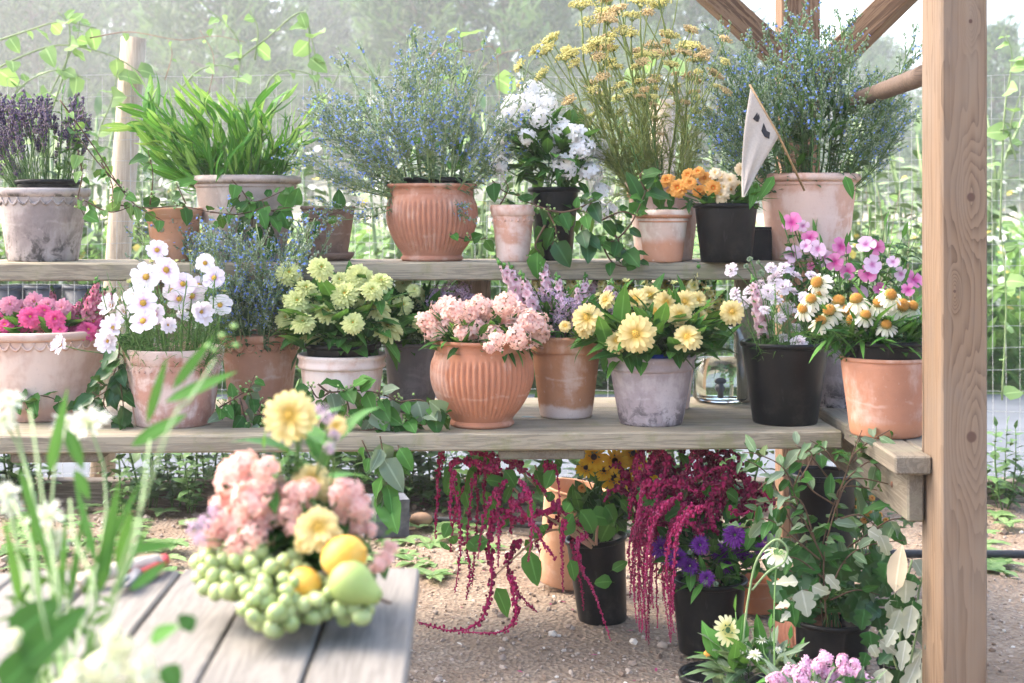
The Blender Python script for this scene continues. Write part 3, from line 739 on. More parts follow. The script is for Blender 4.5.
b=MB(); b.tube(catmull([(-.75,4.95,.012),(-.3,4.93,.014),(.2,4.80,.014),(.8,4.5,.016),(1.2,4.42,.018),(2.2,4.4,.02)],8),.013,10); tag(put('garden_hose',b,plain('hose_rubber',(.03,.033,.036),rough=.45,bump=0)),'black irrigation hose lying on the gravel behind the pots','hose')
st=plain('slate_stone',(.17,.18,.20),(.10,.105,.12),rough=.85,scale=40,bump=.5)
b=MB(); b.box((-.075,-.06,-.01),(.075,.06,.115)); o=fixn(put('paving_stone',b,st,None,at(384,530,4.82)*1,smooth=False)); o.location.z=0.0; o.rotation_euler=(.0,.02,.25); tag(o,'rough grey stone block on the gravel behind the fruit','stone')
b=MB(); b.ball((0,0,0),.032,9,6,0,(1.3,1,.8)); o=put('paving_stone',b,plain('tan_stone',(.48,.30,.18),(.36,.22,.13)),None,(at(421,512,4.9).x,4.9,.02)); tag(o,'small tan rock beside the grey stone block','stone')
b=MB()                                                          # petals and seed heads dropped on the earth
for k in range(110):
    y=3.0+1.6*rnd.random(); x=rnd.uniform(-.30,.2)*y; a=rnd.uniform(0,6.3); b.leaf((x,y,.006),(math.cos(a),math.sin(a),.15),(0,0,1),rnd.uniform(.008,.02),.008,.4,2,'round',.2,0 if rnd.random()<.5 else (1 if rnd.random()<.5 else 2))
stuff(put('fallen_petals',b,[plain('petal_crimson',(.38,.04,.14),bump=0),plain('petal_pale',(.75,.70,.58),bump=0),plain('petal_dry',(.40,.26,.14),bump=0)]))
# three black tubs beyond the fence
for k,(u,l) in enumerate(((8,'black tub beyond the fence, nearest the left edge'),(44,'black tub beyond the fence, middle of three'),(83,'black tub beyond the fence next to the pale post'))):
    y=8.0; X=(u-512)/F*y; t=thing('black_tub',l,'tub',(X,y,.0),'black tubs beyond the fence')
    b=MB(); rs=lathe(b,[(.09,0),(.105,.66),(.10,.66),(.085,.02)],24); cap(b,rs[0],True); put('tub_body',b,plain('tub_plastic',(.028,.036,.05),rough=.5) if k==0 else bpy.data.materials['tub_plastic'],t)
    b=MB(); lathe(b,[(.104,.645),(.112,.65),(.112,.668),(.10,.668)],24); put('rim',b,bpy.data.materials['tub_plastic'],t)
# leafy plants along the fence foot
vl=variants('fence_plant_shoot',sp_leafy('ovate',16,.26,.13),[M['stem'],leafmat('weed_leaf',(.20,.38,.12),(.36,.52,.22),tr=.5),M['leaf_pale']],4,5)
fp=[(255,500,.30),(285,505,.27),(318,500,.33),(350,502,.30),(232,498,.25),(390,498,.30),(425,500,.34),(460,500,.30),(40,492,.27),(15,495,.3),(150,494,.25),(175,494,.22),(205,494,.30),(500,498,.3),(1002,488,.2),(540,496,.3),(690,494,.34),(740,494,.3),(800,494,.3),(860,494,.28),(590,494,.3),(640,494,.28)]
fp=[(u,v,h*1.35) for u,v,h in fp]+[(u,510,.26) for u in (236,262,300,335,368,405,440,478,120,190)]
for i,(u,v,h) in enumerate(fp):
    y=FY-.08-rnd.random()*.34; p=at(u,v,y); p.z=0
    t=thing('leafy_plant','leafy green plant growing at the foot of the wire fence','plant',p,'leafy plants at the foot of the fence')
    for k in range(rnd.randint(4,6)):
        a=rnd.uniform(0,6.3); spray(t,'fence_plant_shoot',p+V((math.cos(a)*.02,math.sin(a)*.02,0)),p+V((math.cos(a)*rnd.uniform(.03,.16),math.sin(a)*rnd.uniform(.02,.12),h*rnd.uniform(.65,1.2))),rnd,'shoot')
# climbing vines on the fence
def climb(l,lines,leaf=M['leaf_pale'],L=.085,per=.09,tw=M['stem_pale'],r=.0042):
    vine('climbing_vine',l,'vine',lines,FY-.03,[leaf],rnd,tw,L,L*.75,per,'ovate',r,0,'leaf','climbing vines on the wire fence')
climb('pale climbing vine with broad leaves arching over the left end of the fence',[[(-5,70),(18,58),(60,45),(110,55),(140,72)],[(40,140),(62,80),(70,30),(58,12)],[(4,200),(8,120),(20,80)]])
climb('pale vine shoot curling above the fence left of the big blue bouquet',[[(225,150),(236,90),(238,40),(200,2)],[(238,60),(262,42),(304,12),(310,60),(318,100)],[(320,110),(316,60),(305,10)]])
climb('pale vine topped by broad leaves above the ribbed urn',[[(455,180),(452,100),(462,50),(458,24)],[(462,60),(480,90),(500,70)],[(438,120),(445,60)]],L=.1)
climb('dry tangled vine stems along the top of the fence',[[(90,38),(130,32),(180,40),(215,36),(245,42)],[(165,80),(172,55),(168,40)],[(420,75),(440,48),(470,52),(495,50),(500,110)],[(470,130),(474,80),(500,55),(520,50)],[(205,110),(214,60),(200,30)]],per=.6,tw=M['twig_pale'],r=.0028,L=.04)
climb('pale vine with loose hanging tendrils to the right of the tall post',[[(1000,240),(1004,120),(1012,60),(1006,34)],[(1016,160),(1010,130),(1022,90)],[(1000,130),(1020,128)],[(1002,400),(1006,300),(1000,220)]],L=.075)
climb('thin hanging vine on the fence between the blue flowers and the tall post',[[(862,330),(870,250),(866,190)],[(895,340),(890,250),(900,190)],[(912,330),(908,260),(914,190)],[(880,300),(884,240),(878,190)]],per=.14,L=.05,r=.0018,tw=M['twig_pale'])
climb('broad leaved pale vine covering the fence above the dried lavender',[[(-10,130),(10,100),(30,80),(60,70),(90,80)],[(30,170),(36,120),(52,90),(76,40),(80,20)],[(10,160),(16,130),(30,110)],[(92,170),(100,130),(112,100),(118,70)],[(0,40),(30,30),(60,22),(96,28)]],per=.055,L=.08)
climb('pale vine tangled on the fence between the grassy pot and the blue flowers',[[(180,90),(200,70),(226,66),(250,80)],[(262,110),(270,80),(290,70),(322,78)],[(300,130),(330,90),(345,60)],[(255,60),(258,30),(250,10)]],per=.08,L=.06)
climb('pale vine sprawling on the fence left of the white phlox',[[(585,170),(600,110),(640,80),(668,60)],[(640,150),(645,110),(660,100)]],L=.09)
# weeds and wild flowers filling the meadow: nobody could count them
b=MB(); r2=random.Random(99)
for k in range(5200):
    y=8.5+40*r2.random()**2.0; x=r2.uniform(-.42,.42)*y; hh=r2.uniform(.5,1.15)*(1+.25*math.sin(x*.9+y*.35))*(1.0 if y<14 else .9)
    t=r2.random()
    for j in range(7):
        z0=hh*r2.uniform(.0,.75); a=r2.uniform(0,6.3); d=V((math.cos(a)*.6,math.sin(a)*.6,r2.uniform(.2,1.3)))
        b.leaf((x+r2.uniform(-.06,.06),y+r2.uniform(-.06,.06),z0),d,(0,0,1),r2.uniform(.14,.34),r2.uniform(.03,.075)*(1+y*.02),r2.uniform(.2,1),2,'lance',.15,0 if t<.42 else (1 if t<.8 else 2))
    if t>.80:
        for j in range(4):
            c=V((x,y,hh))+rv(r2,.09); b.leaf(c,rv(r2)+V((0,0,.3)),(0,-.4,1),.055,.055,.3,2,'round',.1,3 if r2.random()<.8 else 4)
stuff(put('meadow_plants',b,[M['leaf_fresh'],M['leaf_fresh'],M['leaf_pale'],plain('meadow_white',(.75,.76,.66),bump=0,tr=.3),plain('meadow_yellow',(.65,.52,.12),bump=0,tr=.3)]))
# taller weeds just beyond the fence
vw=variants('tall_weed_shoot',sp_leafy('lance',18,.2,.07),[M['stem_pale'],M['leaf_fresh'],M['leaf_pale']],4,8)
umb=variants('umbel',lambda q:fl_phlox(q,22,.25),[plain('umbel_white',(.74,.75,.64),bump=0,tr=.3),M['stem_pale']],2,4)
for i in range(34):
    y=r2.uniform(8.5,10.5); x=r2.uniform(-.38,.38)*y; p=V((x,y,0))
    t=thing('tall_weed','pale leafy weed with white flower heads growing beyond the fence','weed',p,'tall weeds beyond the fence')
    for k in range(7):
        a=r2.uniform(0,6.3); tip=p+V((math.cos(a)*r2.uniform(.05,.35),math.sin(a)*.2,r2.uniform(.75,1.75)))
        spray(t,'tall_weed_shoot',p,tip,r2,'shoot')
        if k<2: place('flower_head',r2.choice(umb),t,tip,(0,-.2,1),r2.uniform(.03,.05),0)
# pines, far off
bark=plain('pine_bark',(.14,.10,.075),(.09,.07,.055)); ndl=[leafmat('pine_needles',(.018,.055,.018),(.05,.11,.035),vein=0,tr=.1),leafmat('young_needles',(.10,.19,.06),(.20,.30,.11),vein=0,tr=.15)]
def pine(rq,hgt):
    tr=MB(); cr=MB(); lean=rq.uniform(-.3,.3)
    P=[V((lean*(i/8)**2,.1*math.sin(i),hgt*i/8)) for i in range(9)]; tr.tube(P,[.2*(1-i/9.5) for i in range(9)],8)
    for k in range(46):
        mb_=0 if rq.random()<.6 else 1
        t=.16+.84*(k/46); p,d=along(P,t); a=k*2.4+rq.uniform(-.5,.5); L=(1.05-t)**.6*hgt*.30*rq.uniform(.6,1.15)+.3
        e=V((math.cos(a),math.sin(a),.12+.5*t)).normalized(); q=[p,p+e*L*.5,p+e*L+V((0,0,.1*L))]; tr.tube(q,[.05,.035,.012],4,0,False)
        for j in range(int(9+L*9)):
            c,dd=along(q,rq.uniform(.3,1)); c=c+rv(rq,.28); mi=mb_ if rq.random()<.85 else 1-mb_
            for m_ in range(7): cr.leaf(c+rv(rq,.14),rv(rq)+V((0,0,.5))+dd*.5,rv(rq),rq.uniform(.2,.42),.10,.2,1,'strap',.1,mi)
    return tr.mesh('trunk',bark),cr.mesh('crown',ndl)
PV=[pine(random.Random(31+i),7.5) for i in range(4)]
for i in range(26):
    y=1.9*(r2.uniform(33,40)+(i%3)*5); x=(-.42+.86*((i*7)%26)/25)*y+r2.uniform(-1,1); sc=r2.uniform(.85,1.2)
    sc*=1.9
    if x/y>.13: sc*=.66
    if i%3==2: sc*=1.15
    t=thing('pine_tree','hazy green pine standing in the far wood behind the garden','tree',(x,y,0),'pines of the far wood'); t.rotation_euler.z=r2.uniform(0,6.3); t.scale=(sc,sc,sc)
    tm,cm=PV[i%4]; put('trunk',tm,None,t); put('crown',cm,None,t)
if HAZE:
    b=MB(); b.box((-130,-3,-1.2),(130,130,26)); o=fixn(put('haze',b,[],smooth=False)); s=Nodes('air'); s.t.nodes.remove(s.p)
    pv=s.t.nodes.new('ShaderNodeVolumePrincipled'); pv.inputs['Color'].default_value=(.97,.98,1,1); pv.inputs['Density'].default_value=HAZE; pv.inputs['Anisotropy'].default_value=.45
    s.t.links.new(pv.outputs[0],s.out.inputs['Volume']); o.data.materials.append(s.mat); stuff(o)
# ================================================================== pots and buckets
TER=(.50,.225,.125); PINK=(.60,.40,.31); BLM=(.72,.62,.55); GRY=(.30,.26,.25)
def C(n,*a,**k): return clay('clay_'+n,*a,**k)
BK=M['black']
FP,BB='flower pot','bucket'
# upper shelf
UYZ=3.80
def up(key,name,label,cat,uc,hr,hb,vt,vb,y=UYZ,**k): return vessel(key,name,label,cat,uc,hr,hb,vt,vb,y,'up',**k)
up('U1','clay_pot','grey weathered clay pot with a scalloped band holding the dried lavender',FP,43,44,34,188,262,style='scallop',mt=C('a',(.30,.25,.235),(.48,.42,.39),.6,stain=((.05,.045,.04),.9)))
up('U1b','black_bucket','black bucket whose rim shows inside the grey scalloped pot under the lavender',BB,48,31,24,179,246,style='bucket',mt=BK)
up('U2','clay_pot','small terracotta pot half hidden by blue flowers under the grassy leaves',FP,174,27,21,208,262,3.78,style='taper',mt=C('b',(.52,.27,.16),BLM,.35))
up('U3','clay_pot','large pale clay pot with a rope rim holding the broad grassy leaves',FP,246,51,38,175,262,3.86,style='rope',mt=C('c',(.45,.36,.31),(.62,.53,.46),.55,stain=((.12,.09,.07),.4)))
up('U4','clay_pot','small dull brown pot standing in a saucer behind blue flowers',FP,328,27,19,208,259,3.82,style='plain',mt=C('d',(.235,.155,.115),(.38,.29,.24),.35,stain=((.08,.06,.05),.5)))
up('U5','ribbed_urn','ribbed terracotta urn on the upper shelf overflowing with blue flowers',FP,432,44,29,183,263,3.80,style='urn',mt=C('e',(.44,.205,.13),(.60,.40,.31),.42))
up('U5b','black_bucket','black bucket whose rim shows in the mouth of the upper ribbed urn',BB,434,33,24,177,244,style='bucket',mt=BK)
up('U6','clay_pot','small pale pink clay pot beside the tall black bucket of white phlox',FP,513,21.5,16,205,263,3.74,style='taper',mt=C('f',(.62,.34,.24),(.78,.62,.54),.75))
up('U7','black_bucket','tall black bucket of white phlox on the upper shelf',BB,554,25,18,187,263,3.84,style='bucket',mt=BK)
up('U8','clay_pot','large pink clay pot at the back holding the tall yellow fennel',FP,664,37,28,180,261,3.88,style='scallop',mt=C('g',(.55,.33,.25),(.70,.55,.47),.6))
up('U9','clay_pot','small rope rimmed pot, whitened above and bare orange below, beside the orange zinnias',FP,663,25.5,19,210,262,3.72,style='rope',mt=C('h',(.60,.44,.36),(.76,.66,.58),.7,low=(.55,.24,.13),lowh=(.30,.52)))
up('U10','black_bucket','black bucket of orange and cream zinnias on the upper shelf',BB,726,31.5,25,203,265,3.70,style='bucket',mt=BK)
up('U12','clay_pot','large pale terracotta pot with a rope rim in front of the back post',FP,808,48,39,173,266,3.86,style='rope',mt=C('i',(.60,.36,.27),(.72,.56,.48),.55))
t=thing('black_tray','black tray between the zinnia bucket and the big rope rimmed pot',"tray",at(757,262,3.88)); t.location.z=.95
b=MB(); b.box((-.03,-.06,0),(.03,.06,.082)); fixn(put('tray_body',b,BK,t,smooth=False)); b=MB(); b.box((-.033,-.063,.0825),(.033,.063,.09)); fixn(put('rim',b,BK,t,smooth=False))
# saucer under the brown pot
b=MB(); q=POTS['U4']; rs=lathe(b,[(q['B']*1.15,.0005),(q['B']*1.35,.012),(q['B']*1.4,.022),(q['B']*1.3,.022),(q['B']*1.1,.0015)],40); cap(b,rs[0],True)
tag(put('clay_saucer',b,bpy.data.materials['clay_d'],None,(q['c'].x,q['y'],.95)),'brown clay saucer under the small dull brown pot','saucer'); q['o'].location.z+=.004
# lower shelf
def lo(key,name,label,cat,uc,hr,hb,vt,vb,y=None,**k):
    return vessel(key,name,label,cat,uc,hr,hb,vt,vb,3.215 if y=='BEAM' else y,.5785 if y=='BEAM' else 'low',**k)
lo('L1','clay_pot','wide pale clay pot with a scalloped band at the left end, full of pink zinnias',FP,42,70,52,334,428,3.64,style='scallop',mt=C('j',(.60,.42,.34),(.70,.56,.48),.6,low=(.55,.32,.24),lowh=(.1,.3)))
lo('L2','clay_pot','streaked reddish clay pot with white lime stains under the pale cosmos',FP,174,48.5,38,352,433,3.50,style='taper',mt=C('k',(.46,.25,.19),(.68,.56,.51),.62,stain=((.25,.08,.06),.35)))
lo('L3','clay_pot','terracotta pot with a scalloped band behind the cosmos pot',FP,260,39,30,336,412,3.72,style='scallop',mt=C('l',(.47,.25,.165),(.62,.47,.39),.4))
lo('L4','clay_pot','pale pinkish clay pot holding a black bucket of green zinnias',FP,342,43,34,358,414,3.58,style='collar',mt=C('m',(.66,.46,.37),(.78,.66,.59),.75,low=(.55,.36,.27),lowh=(.1,.5)))
lo('L4b','black_bucket','black bucket of green zinnias standing inside the pale pinkish pot',BB,343,37,27,346,405,3.58,style='bucket',mt=BK)
lo('L5','clay_pot','plain dark grey pot between the green zinnias and the lower ribbed urn',FP,412,28,22,345,410,3.75,style='plain',mt=C('n',(.20,.18,.175),(.30,.27,.26),.45,stain=((.09,.08,.075),.5)))
lo('L6','ribbed_urn','ribbed terracotta urn on the lower shelf filled with peach phlox',FP,482,50,30,343,433,3.47,style='urn',mt=C('o',(.46,.20,.115),(.60,.39,.30),.36))
lo('L7','clay_pot','two tone terracotta pot with a deep collar and chalky foot right of the lower urn',FP,566,36,26,338,421,3.63,style='collar',mt=C('p',(.50,.25,.14),(.66,.51,.43),.42,low=(.70,.58,.52),lowh=(.10,.2)))
lo('L8','clay_pot','grey purple clay pot, blackened at the foot, full of yellow zinnias',FP,651,43.5,31.5,359,430,3.51,style='collar',mt=C('q',(.37,.31,.315),(.52,.46,.46),.5,stain=((.10,.085,.09),.85)))
b=MB(); q=POTS['L8']; lathe(b,[(q['R']*.84,-.02),(q['R']*.85,.008),(q['R']*.8,.008),(q['R']*.78,-.1)],40); tag(put('plastic_liner',b,M['blue_plastic'],None,q['c']),'blue plastic liner peeping over the rim of the grey purple pot','liner')
lo('L9','clay_pot','pale pink pot mostly hidden behind the grey purple pot',FP,668,27,21,356,413,3.78,style='plain',mt=C('r',(.68,.47,.38),(.78,.64,.56),.6))
lo('L11','black_bucket','big black bucket of lilac scabious on the lower shelf',BB,785,43.5,32,345,429,3.52,style='bucket',mt=BK)
lo('L12','clay_pot','grey pot with dark stains behind the black scabious bucket holding the pink mallow',FP,838,37,30,345,418,3.72,style='plain',mt=C('s',(.27,.235,.235),(.42,.38,.37),.5,stain=((.03,.028,.03),1.)))
lo('L13','clay_pot','plain orange terracotta pot at the right end of the lower shelf',FP,886,45,35,361,440,'BEAM',style='plain',mt=C('t',(.48,.23,.145),(.62,.43,.35),.42,low=(.50,.22,.12),lowh=(.16,.24)))
lo('L13b','black_bucket','black bucket of white coneflowers pushed into the plain orange pot',BB,884,41,32,343,425,'BEAM',style='bucket',mt=BK)

# on the ground
def gr(key,name,label,cat,uc,hr,hb,vt,vb,y,**k): return vessel(key,name,label,cat,uc,hr,hb,vt,vb,y,'ground',**k)
gr('G2','black_bucket','black bucket of drooping crimson amaranth and yellow daisies under the shelf',BB,603,30,24,543,632,3.76,style='bucket',mt=BK,tilt=(.0,-.09,0))
gr('G1','clay_pot','tilted bare terracotta pot behind the left amaranth bucket',FP,562,34,24,492,592,4.15,style='plain',mt=C('u',(.55,.30,.18),(.66,.46,.36),.35),tilt=(.06,.17,0))
gr('G3','black_bucket','black bucket of purple asters and crimson amaranth on the ground',BB,709,37,30,587,656,3.50,style='bucket',mt=BK)
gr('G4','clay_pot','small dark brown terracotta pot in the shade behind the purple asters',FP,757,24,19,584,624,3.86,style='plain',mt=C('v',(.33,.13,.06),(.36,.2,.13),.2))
gr('G5c','ribbed_urn','ribbed terracotta urn on the ground behind the low black bucket of ivy',FP,818,42,28,612,683,3.40,style='urn',mt=C('w',(.48,.21,.13),(.58,.35,.26),.3))
gr('G5','black_bucket','low black bucket of dark ivy leaves beside the tall post',BB,832,37,33,628,676,3.24,style='bucket',mt=BK)
gr('G6','black_bucket','tall black bucket in the shade under the side beam',BB,822,34,27,478,616,4.02,style='bucket',mt=BK)
gr('G7','black_bucket','empty low black bucket at the bottom edge beside the yellow flowers',BB,716,36,31,684,715,3.08,style='bucket',mt=BK)
gr('G8','black_bucket','black bucket at the bottom edge holding the pink stocks and cream flowers',BB,800,52,44,705,760,2.72,style='bucket',mt=BK)
gr('G9','black_bucket','short black bucket of white backed poplar leaves by the foot of the tall post',BB,905,26,22,668,700,3.15,style='bucket',mt=BK)
# glass dispenser
gl=Nodes('clear_glass',.02,.5); gl.p.inputs['Transmission Weight'].default_value=1; gl.p.inputs['IOR'].default_value=1.45; gl.col((.93,.97,.96))
wt=Nodes('water',.0,.5); wt.p.inputs['Transmission Weight'].default_value=1; wt.p.inputs['IOR'].default_value=1.33; wt.col((.9,.97,.94))
jp=at(722,394,3.93); jp.z=.56; J=thing('glass_dispenser','clear glass drink dispenser of water behind the yellow zinnias','jar',jp)
r=.080; h=.215
b=MB(); rs=lathe(b,[(r*.9,0),(r,.01),(r,h*.78),(r*.8,h*.93),(r*.8,h),(r*.8-.004,h),(r*.8-.004,h*.93),(r-.004,h*.78),(r-.004,.012),(r*.88,.008)],48); cap(b,rs[0],True); cap(b,rs[-1]); put('glass_body',b,gl.mat,J)
b=MB(); rs=lathe(b,[(r*.87,.0095),(r-.006,.014),(r-.006,h*.56)],48); cap(b,rs[0],True); cap(b,rs[-1]); put('water',b,wt.mat,J)
mtl=plain('lid_metal',(.42,.38,.32),(.3,.26,.2),rough=.35,bump=0)
b=MB(); rs=lathe(b,[(r*.86,h+.001),(r*.88,h+.004),(r*.88,h+.02),(r*.84,h+.024)],40); cap(b,rs[0],True); cap(b,rs[-1]); put('lid',b,mtl,J)
b=MB(); b.tube([(-.02,-r+.002,.045),(-.02,-r-.03,.045)],.012,12); b.tube([(-.02,-r-.028,.06),(-.02,-r-.028,.02)],.008,10); b.ball((-.02,-r-.028,.066),.012,10,6,0,(1.4,.6,.8)); put('spigot',b,plain('spigot_plastic',(.12,.13,.14),rough=.3,bump=0),J)
b=MB(); b.leaf((.10,-.02,.004),(1,.2,.1),(0,0,1),.05,.03,.3,4,'ovate',.1); tag(put('fallen_leaf',b,M['leaf_gloss'],None,at(693,404,3.8)),'single dark leaf lying beside the glass dispenser','leaf')
b=MB(); p=at(520,421,3.55); b.leaf((0,0,.006),(1,.3,.05),(0,0,1),.05,.022,.2,4,'ovate',.2); tag(put('fallen_leaf',b,M['leaf_gloss'],None,(p.x,p.y,.561)),'single green leaf lying on the shelf right of the lower urn','leaf')
# pennant on a stick
cl=plain('cream_cloth',(.66,.60,.53),(.60,.54,.47),rough=.9,scale=200,bump=.15,tr=.25)
A_,B_,C_=at(751,87,3.60),at(779,136,3.62),at(743,197,3.585)
FT=thing('pennant_flag','cream cloth pennant with two dark butterflies on a thin stick','flag',at(798,170,3.66))
b=MB(); o_=FT.location; b.tube([A_+(A_-B_)*.05-o_,B_-o_,at(799,171,3.66)-o_+V((.02,.03,-.05))],.0028,6); put('stick',b,plain('stick_wood',(.50,.33,.17),bump=0),FT)
def cl_pt(i,j,off=0):                                          # i along the stick edge, j towards the drooping tip
    e=A_.lerp(B_,i); p=e.lerp(C_,j); nz=.006*math.sin(9*i+5*j)*(j)+.004*math.sin(14*i)*j
    side=(A_-C_).cross(B_-C_).normalized()
    if side.y>0: side=-side
    return p+V((-.010*math.sin(PI*j)*(1-i),0,0))+side*(nz+off)-o_
for nm,off in (('cloth',0),):
    b=MB(); g=[[b.vert(cl_pt(i/10,j/14,0)) for j in range(15)] for i in range(11)]; g2=[[b.vert(cl_pt(i/10,j/14,-.0012)) for j in range(15)] for i in range(11)]
    for i in range(10):
        for j in range(14): b.face((g[i][j],g[i+1][j],g[i+1][j+1],g[i][j+1])); b.face((g2[i][j+1],g2[i+1][j+1],g2[i+1][j],g2[i][j]))
    for j in range(14): b.face((g[0][j],g[0][j+1],g2[0][j+1],g2[0][j])); b.face((g[10][j+1],g[10][j],g2[10][j],g2[10][j+1]))
    put('cloth',b,cl,FT)
def uvpt(u,v):                                                  # measured point -> (i,j) on the cloth
    a,b_,c_=V((751,87)),V((779,136)),V((743,197)); q=V((u,v))
    M2=Matrix(((a.x-c_.x,b_.x-c_.x),(a.y-c_.y,b_.y-c_.y))); x,y=M2.inverted()@(q-c_); k=x+y; return (y/k if k>1e-6 else 0),1-k
ink=plain('dark_ink',(.03,.03,.035),bump=0)
for poly in ([(754.5,119),(758,112.5),(759,117),(757.5,121)],[(757.5,121.5),(759.5,113.5),(760.5,118),(759.5,122)],[(762,131),(764,123),(767,131),(765,137)],[(765,137),(767,131),(770,132.5),(769.2,139)]):
    b=MB(); k=[b.vert(cl_pt(*uvpt(*q),off=.0016)) for q in poly]; k2=[b.vert(cl_pt(*uvpt(*q),off=.0006)) for q in poly]; b.face(tuple(k)); b.face(tuple(reversed(k2)))
    for i in range(len(k)): b.face((k[i],k2[i],k2[(i+1)%len(k)],k[(i+1)%len(k)]))
    fixn(put('butterfly_print',b,ink,FT,smooth=False))

# ================================================================== flowers
SEP=M['stem']
def FM(key,fn,pet,k=4): return variants(key,fn,[pet,SEP],k,len(_cache)+3)
cY=[plain('pollen_yellow',(.62,.40,.05),(.50,.28,.03),bump=0),plain('pollen_dark',(.34,.17,.03),bump=0)]
cBr=[plain('cone_dark',(.05,.025,.012),(.03,.015,.01),bump=0),plain('cone_brown',(.10,.045,.02),bump=0)]
cOr=[plain('cone_orange',(.62,.32,.05),(.50,.22,.04),bump=0),plain('cone_olive',(.42,.30,.06),(.30,.22,.05),bump=0)]
DC=variants('flower_centre_dome',fl_dome,cY,2); CC=variants('flower_centre_cone',fl_conecentre,cOr,3); RC=variants('flower_centre_dark',fl_conecentre,cBr,2)
pm_=petalmat
zg=FM('green_zinnia',lambda r:fl_zinnia(r,1,.72,1.45),pm_('petal_green',(.42,.50,.13),(.72,.75,.36)))
zy=FM('yellow_zinnia',lambda r:fl_zinnia(r,.3,.9,1.1),pm_('petal_yellow',(.68,.48,.12),(.84,.72,.36)))
zp=FM('pink_zinnia',lambda r:fl_zinnia(r,.5,.85,1.2),pm_('petal_pink',(.66,.045,.20),(.80,.16,.36)))
zpl=FM('pale_pink_zinnia',lambda r:fl_zinnia(r,1),pm_('petal_palepink',(.72,.22,.36),(.82,.42,.50)))
zo=FM('orange_zinnia',lambda r:fl_zinnia(r,.5),pm_('petal_orange',(.62,.17,.02),(.80,.46,.13)))
zc=FM('cream_zinnia',lambda r:fl_zinnia(r,.8),pm_('petal_cream',(.80,.62,.32),(.86,.76,.58)))
cs=FM('cosmos',fl_cosmos,pm_('petal_cosmos',(.68,.46,.62),(.86,.80,.86),(.05,.5)))
csw=FM('white_cosmos',fl_cosmos,pm_('petal_cosmos_pale',(.80,.70,.74),(.88,.86,.87),(.05,.4)))
budm=FM('closed_bud',lambda r:fl_side(r),pm_('petal_bud',(.30,.38,.12),(.56,.56,.26)),3)
csd=FM('cosmos_side',fl_side,pm_('petal_cosmos_white',(.78,.70,.76),(.86,.82,.86)))
cf=FM('coneflower',fl_cone,pm_('petal_white',(.74,.74,.52),(.88,.85,.74)))
rd=FM('black_eyed_daisy',fl_rud,pm_('petal_gold',(.76,.38,.02),(.86,.58,.05)))
mw=FM('mallow',fl_mallow,pm_('petal_mallow',(.66,.08,.34),(.82,.32,.56),(.05,.7)))
mwp=FM('pale_mallow',fl_mallow,pm_('petal_mallow_pale',(.66,.24,.50),(.86,.66,.80),(.05,.5)))
asr=FM('purple_aster',fl_aster,pm_('petal_purple',(.08,.014,.14),(.19,.04,.29)))
scb=FM('scabious',fl_scab,pm_('petal_scabious',(.74,.60,.68),(.89,.83,.85)))
bud=FM('scabious_bud',lambda r:fl_scab(r),M['leaf_sage'],2)
phw=FM('white_phlox',lambda r:fl_phlox(r,17,.44),pm_('petal_phlox_white',(.82,.78,.78),(.88,.88,.87),(.0,.25),var=.12))
php=FM('peach_phlox',lambda r:fl_phlox(r,26,.40),pm_('petal_phlox_peach',(.84,.42,.34),(.90,.66,.57),(.0,.3)))
phl=FM('lilac_floss',lambda r:fl_phlox(r,30,.22),pm_('petal_floss',(.48,.32,.46),(.68,.52,.62)))
phf=FM('pale_phlox',lambda r:fl_phlox(r,24,.42),pm_('petal_phlox_pale',(.86,.42,.36),(.92,.66,.58),(.05,.4)))
rg=FM('ragged_white',fl_ragged,pm_('petal_ragged',(.60,.64,.40),(.84,.84,.74)))
STM=[M['stem'],M['leaf_mid']]
variants('snap_pink',sp_snap,[STM,[pm_('petal_snap_pink',(.80,.46,.54),(.88,.72,.75)),M['stem']]],4,21)
variants('snap_yellow',sp_snap,[STM,[pm_('petal_snap_yellow',(.74,.62,.16),(.84,.77,.42)),M['stem']]],4,22)
variants('snap_rose',sp_snap,[STM,[pm_('petal_snap_rose',(.66,.16,.28),(.80,.36,.44)),M['stem']]],4,23)
variants('snap_cream',sp_snap,[STM,[pm_('petal_snap_cream',(.74,.72,.40),(.86,.84,.68)),M['stem']]],4,24)
bl=petalmat('petal_blue',(.16,.26,.72),(.28,.42,.86),tr=.35)
variants('forget',sp_forget,[[M['stem_pale'],M['leaf_grey'],leafmat('hairy_bud',(.34,.42,.31),(.50,.56,.44),vein=0,tr=.4)],bl],6,25)
variants('forget_dark',lambda r:sp_forget(r,.03),[[M['stem'],leafmat('leaf_greydark',(.06,.12,.06),(.11,.18,.10)),M['leaf_sage']],bl],6,26)
variants('lavender',sp_lavender,[[M['stem'],M['leaf_grey']],[plain('lavender_bud',(.13,.095,.18),(.085,.06,.11),bump=0),plain('lavender_husk',(.22,.17,.19),bump=0)]],6,27)
variants('fennel',sp_fennel,[[plain('fennel_stem',(.24,.29,.09),(.15,.21,.06),bump=0),leafmat('fennel_thread',(.20,.27,.06),(.46,.47,.17),vein=0,tr=.4)],[plain('fennel_yellow',(.70,.64,.22),bump=0),plain('fennel_tan',(.64,.48,.22),bump=0)]],6,28)
bld=leafmat('blade_bright',(.035,.15,.02),(.10,.31,.04),tr=.35)
variants('blades',sp_blades,[[M['stem'],bld,leafmat('blade_tip',(.16,.36,.05),(.34,.50,.13),tr=.4)]],6,29)
variants('leafy_dark',sp_leafy('lance',16,.26,.075),[[M['stem'],M['leaf_deep'],M['leaf_mid']]],5,30)
variants('leafy_broad',sp_leafy('ovate',14,.28,.13),[[M['stem'],M['leaf_deep'],M['leaf_mid']]],5,31)
variants('feather',sp_leafy('blade',44,.22,.010,3),[[M['stem'],M['fern'],M['leaf_mid']]],5,32)
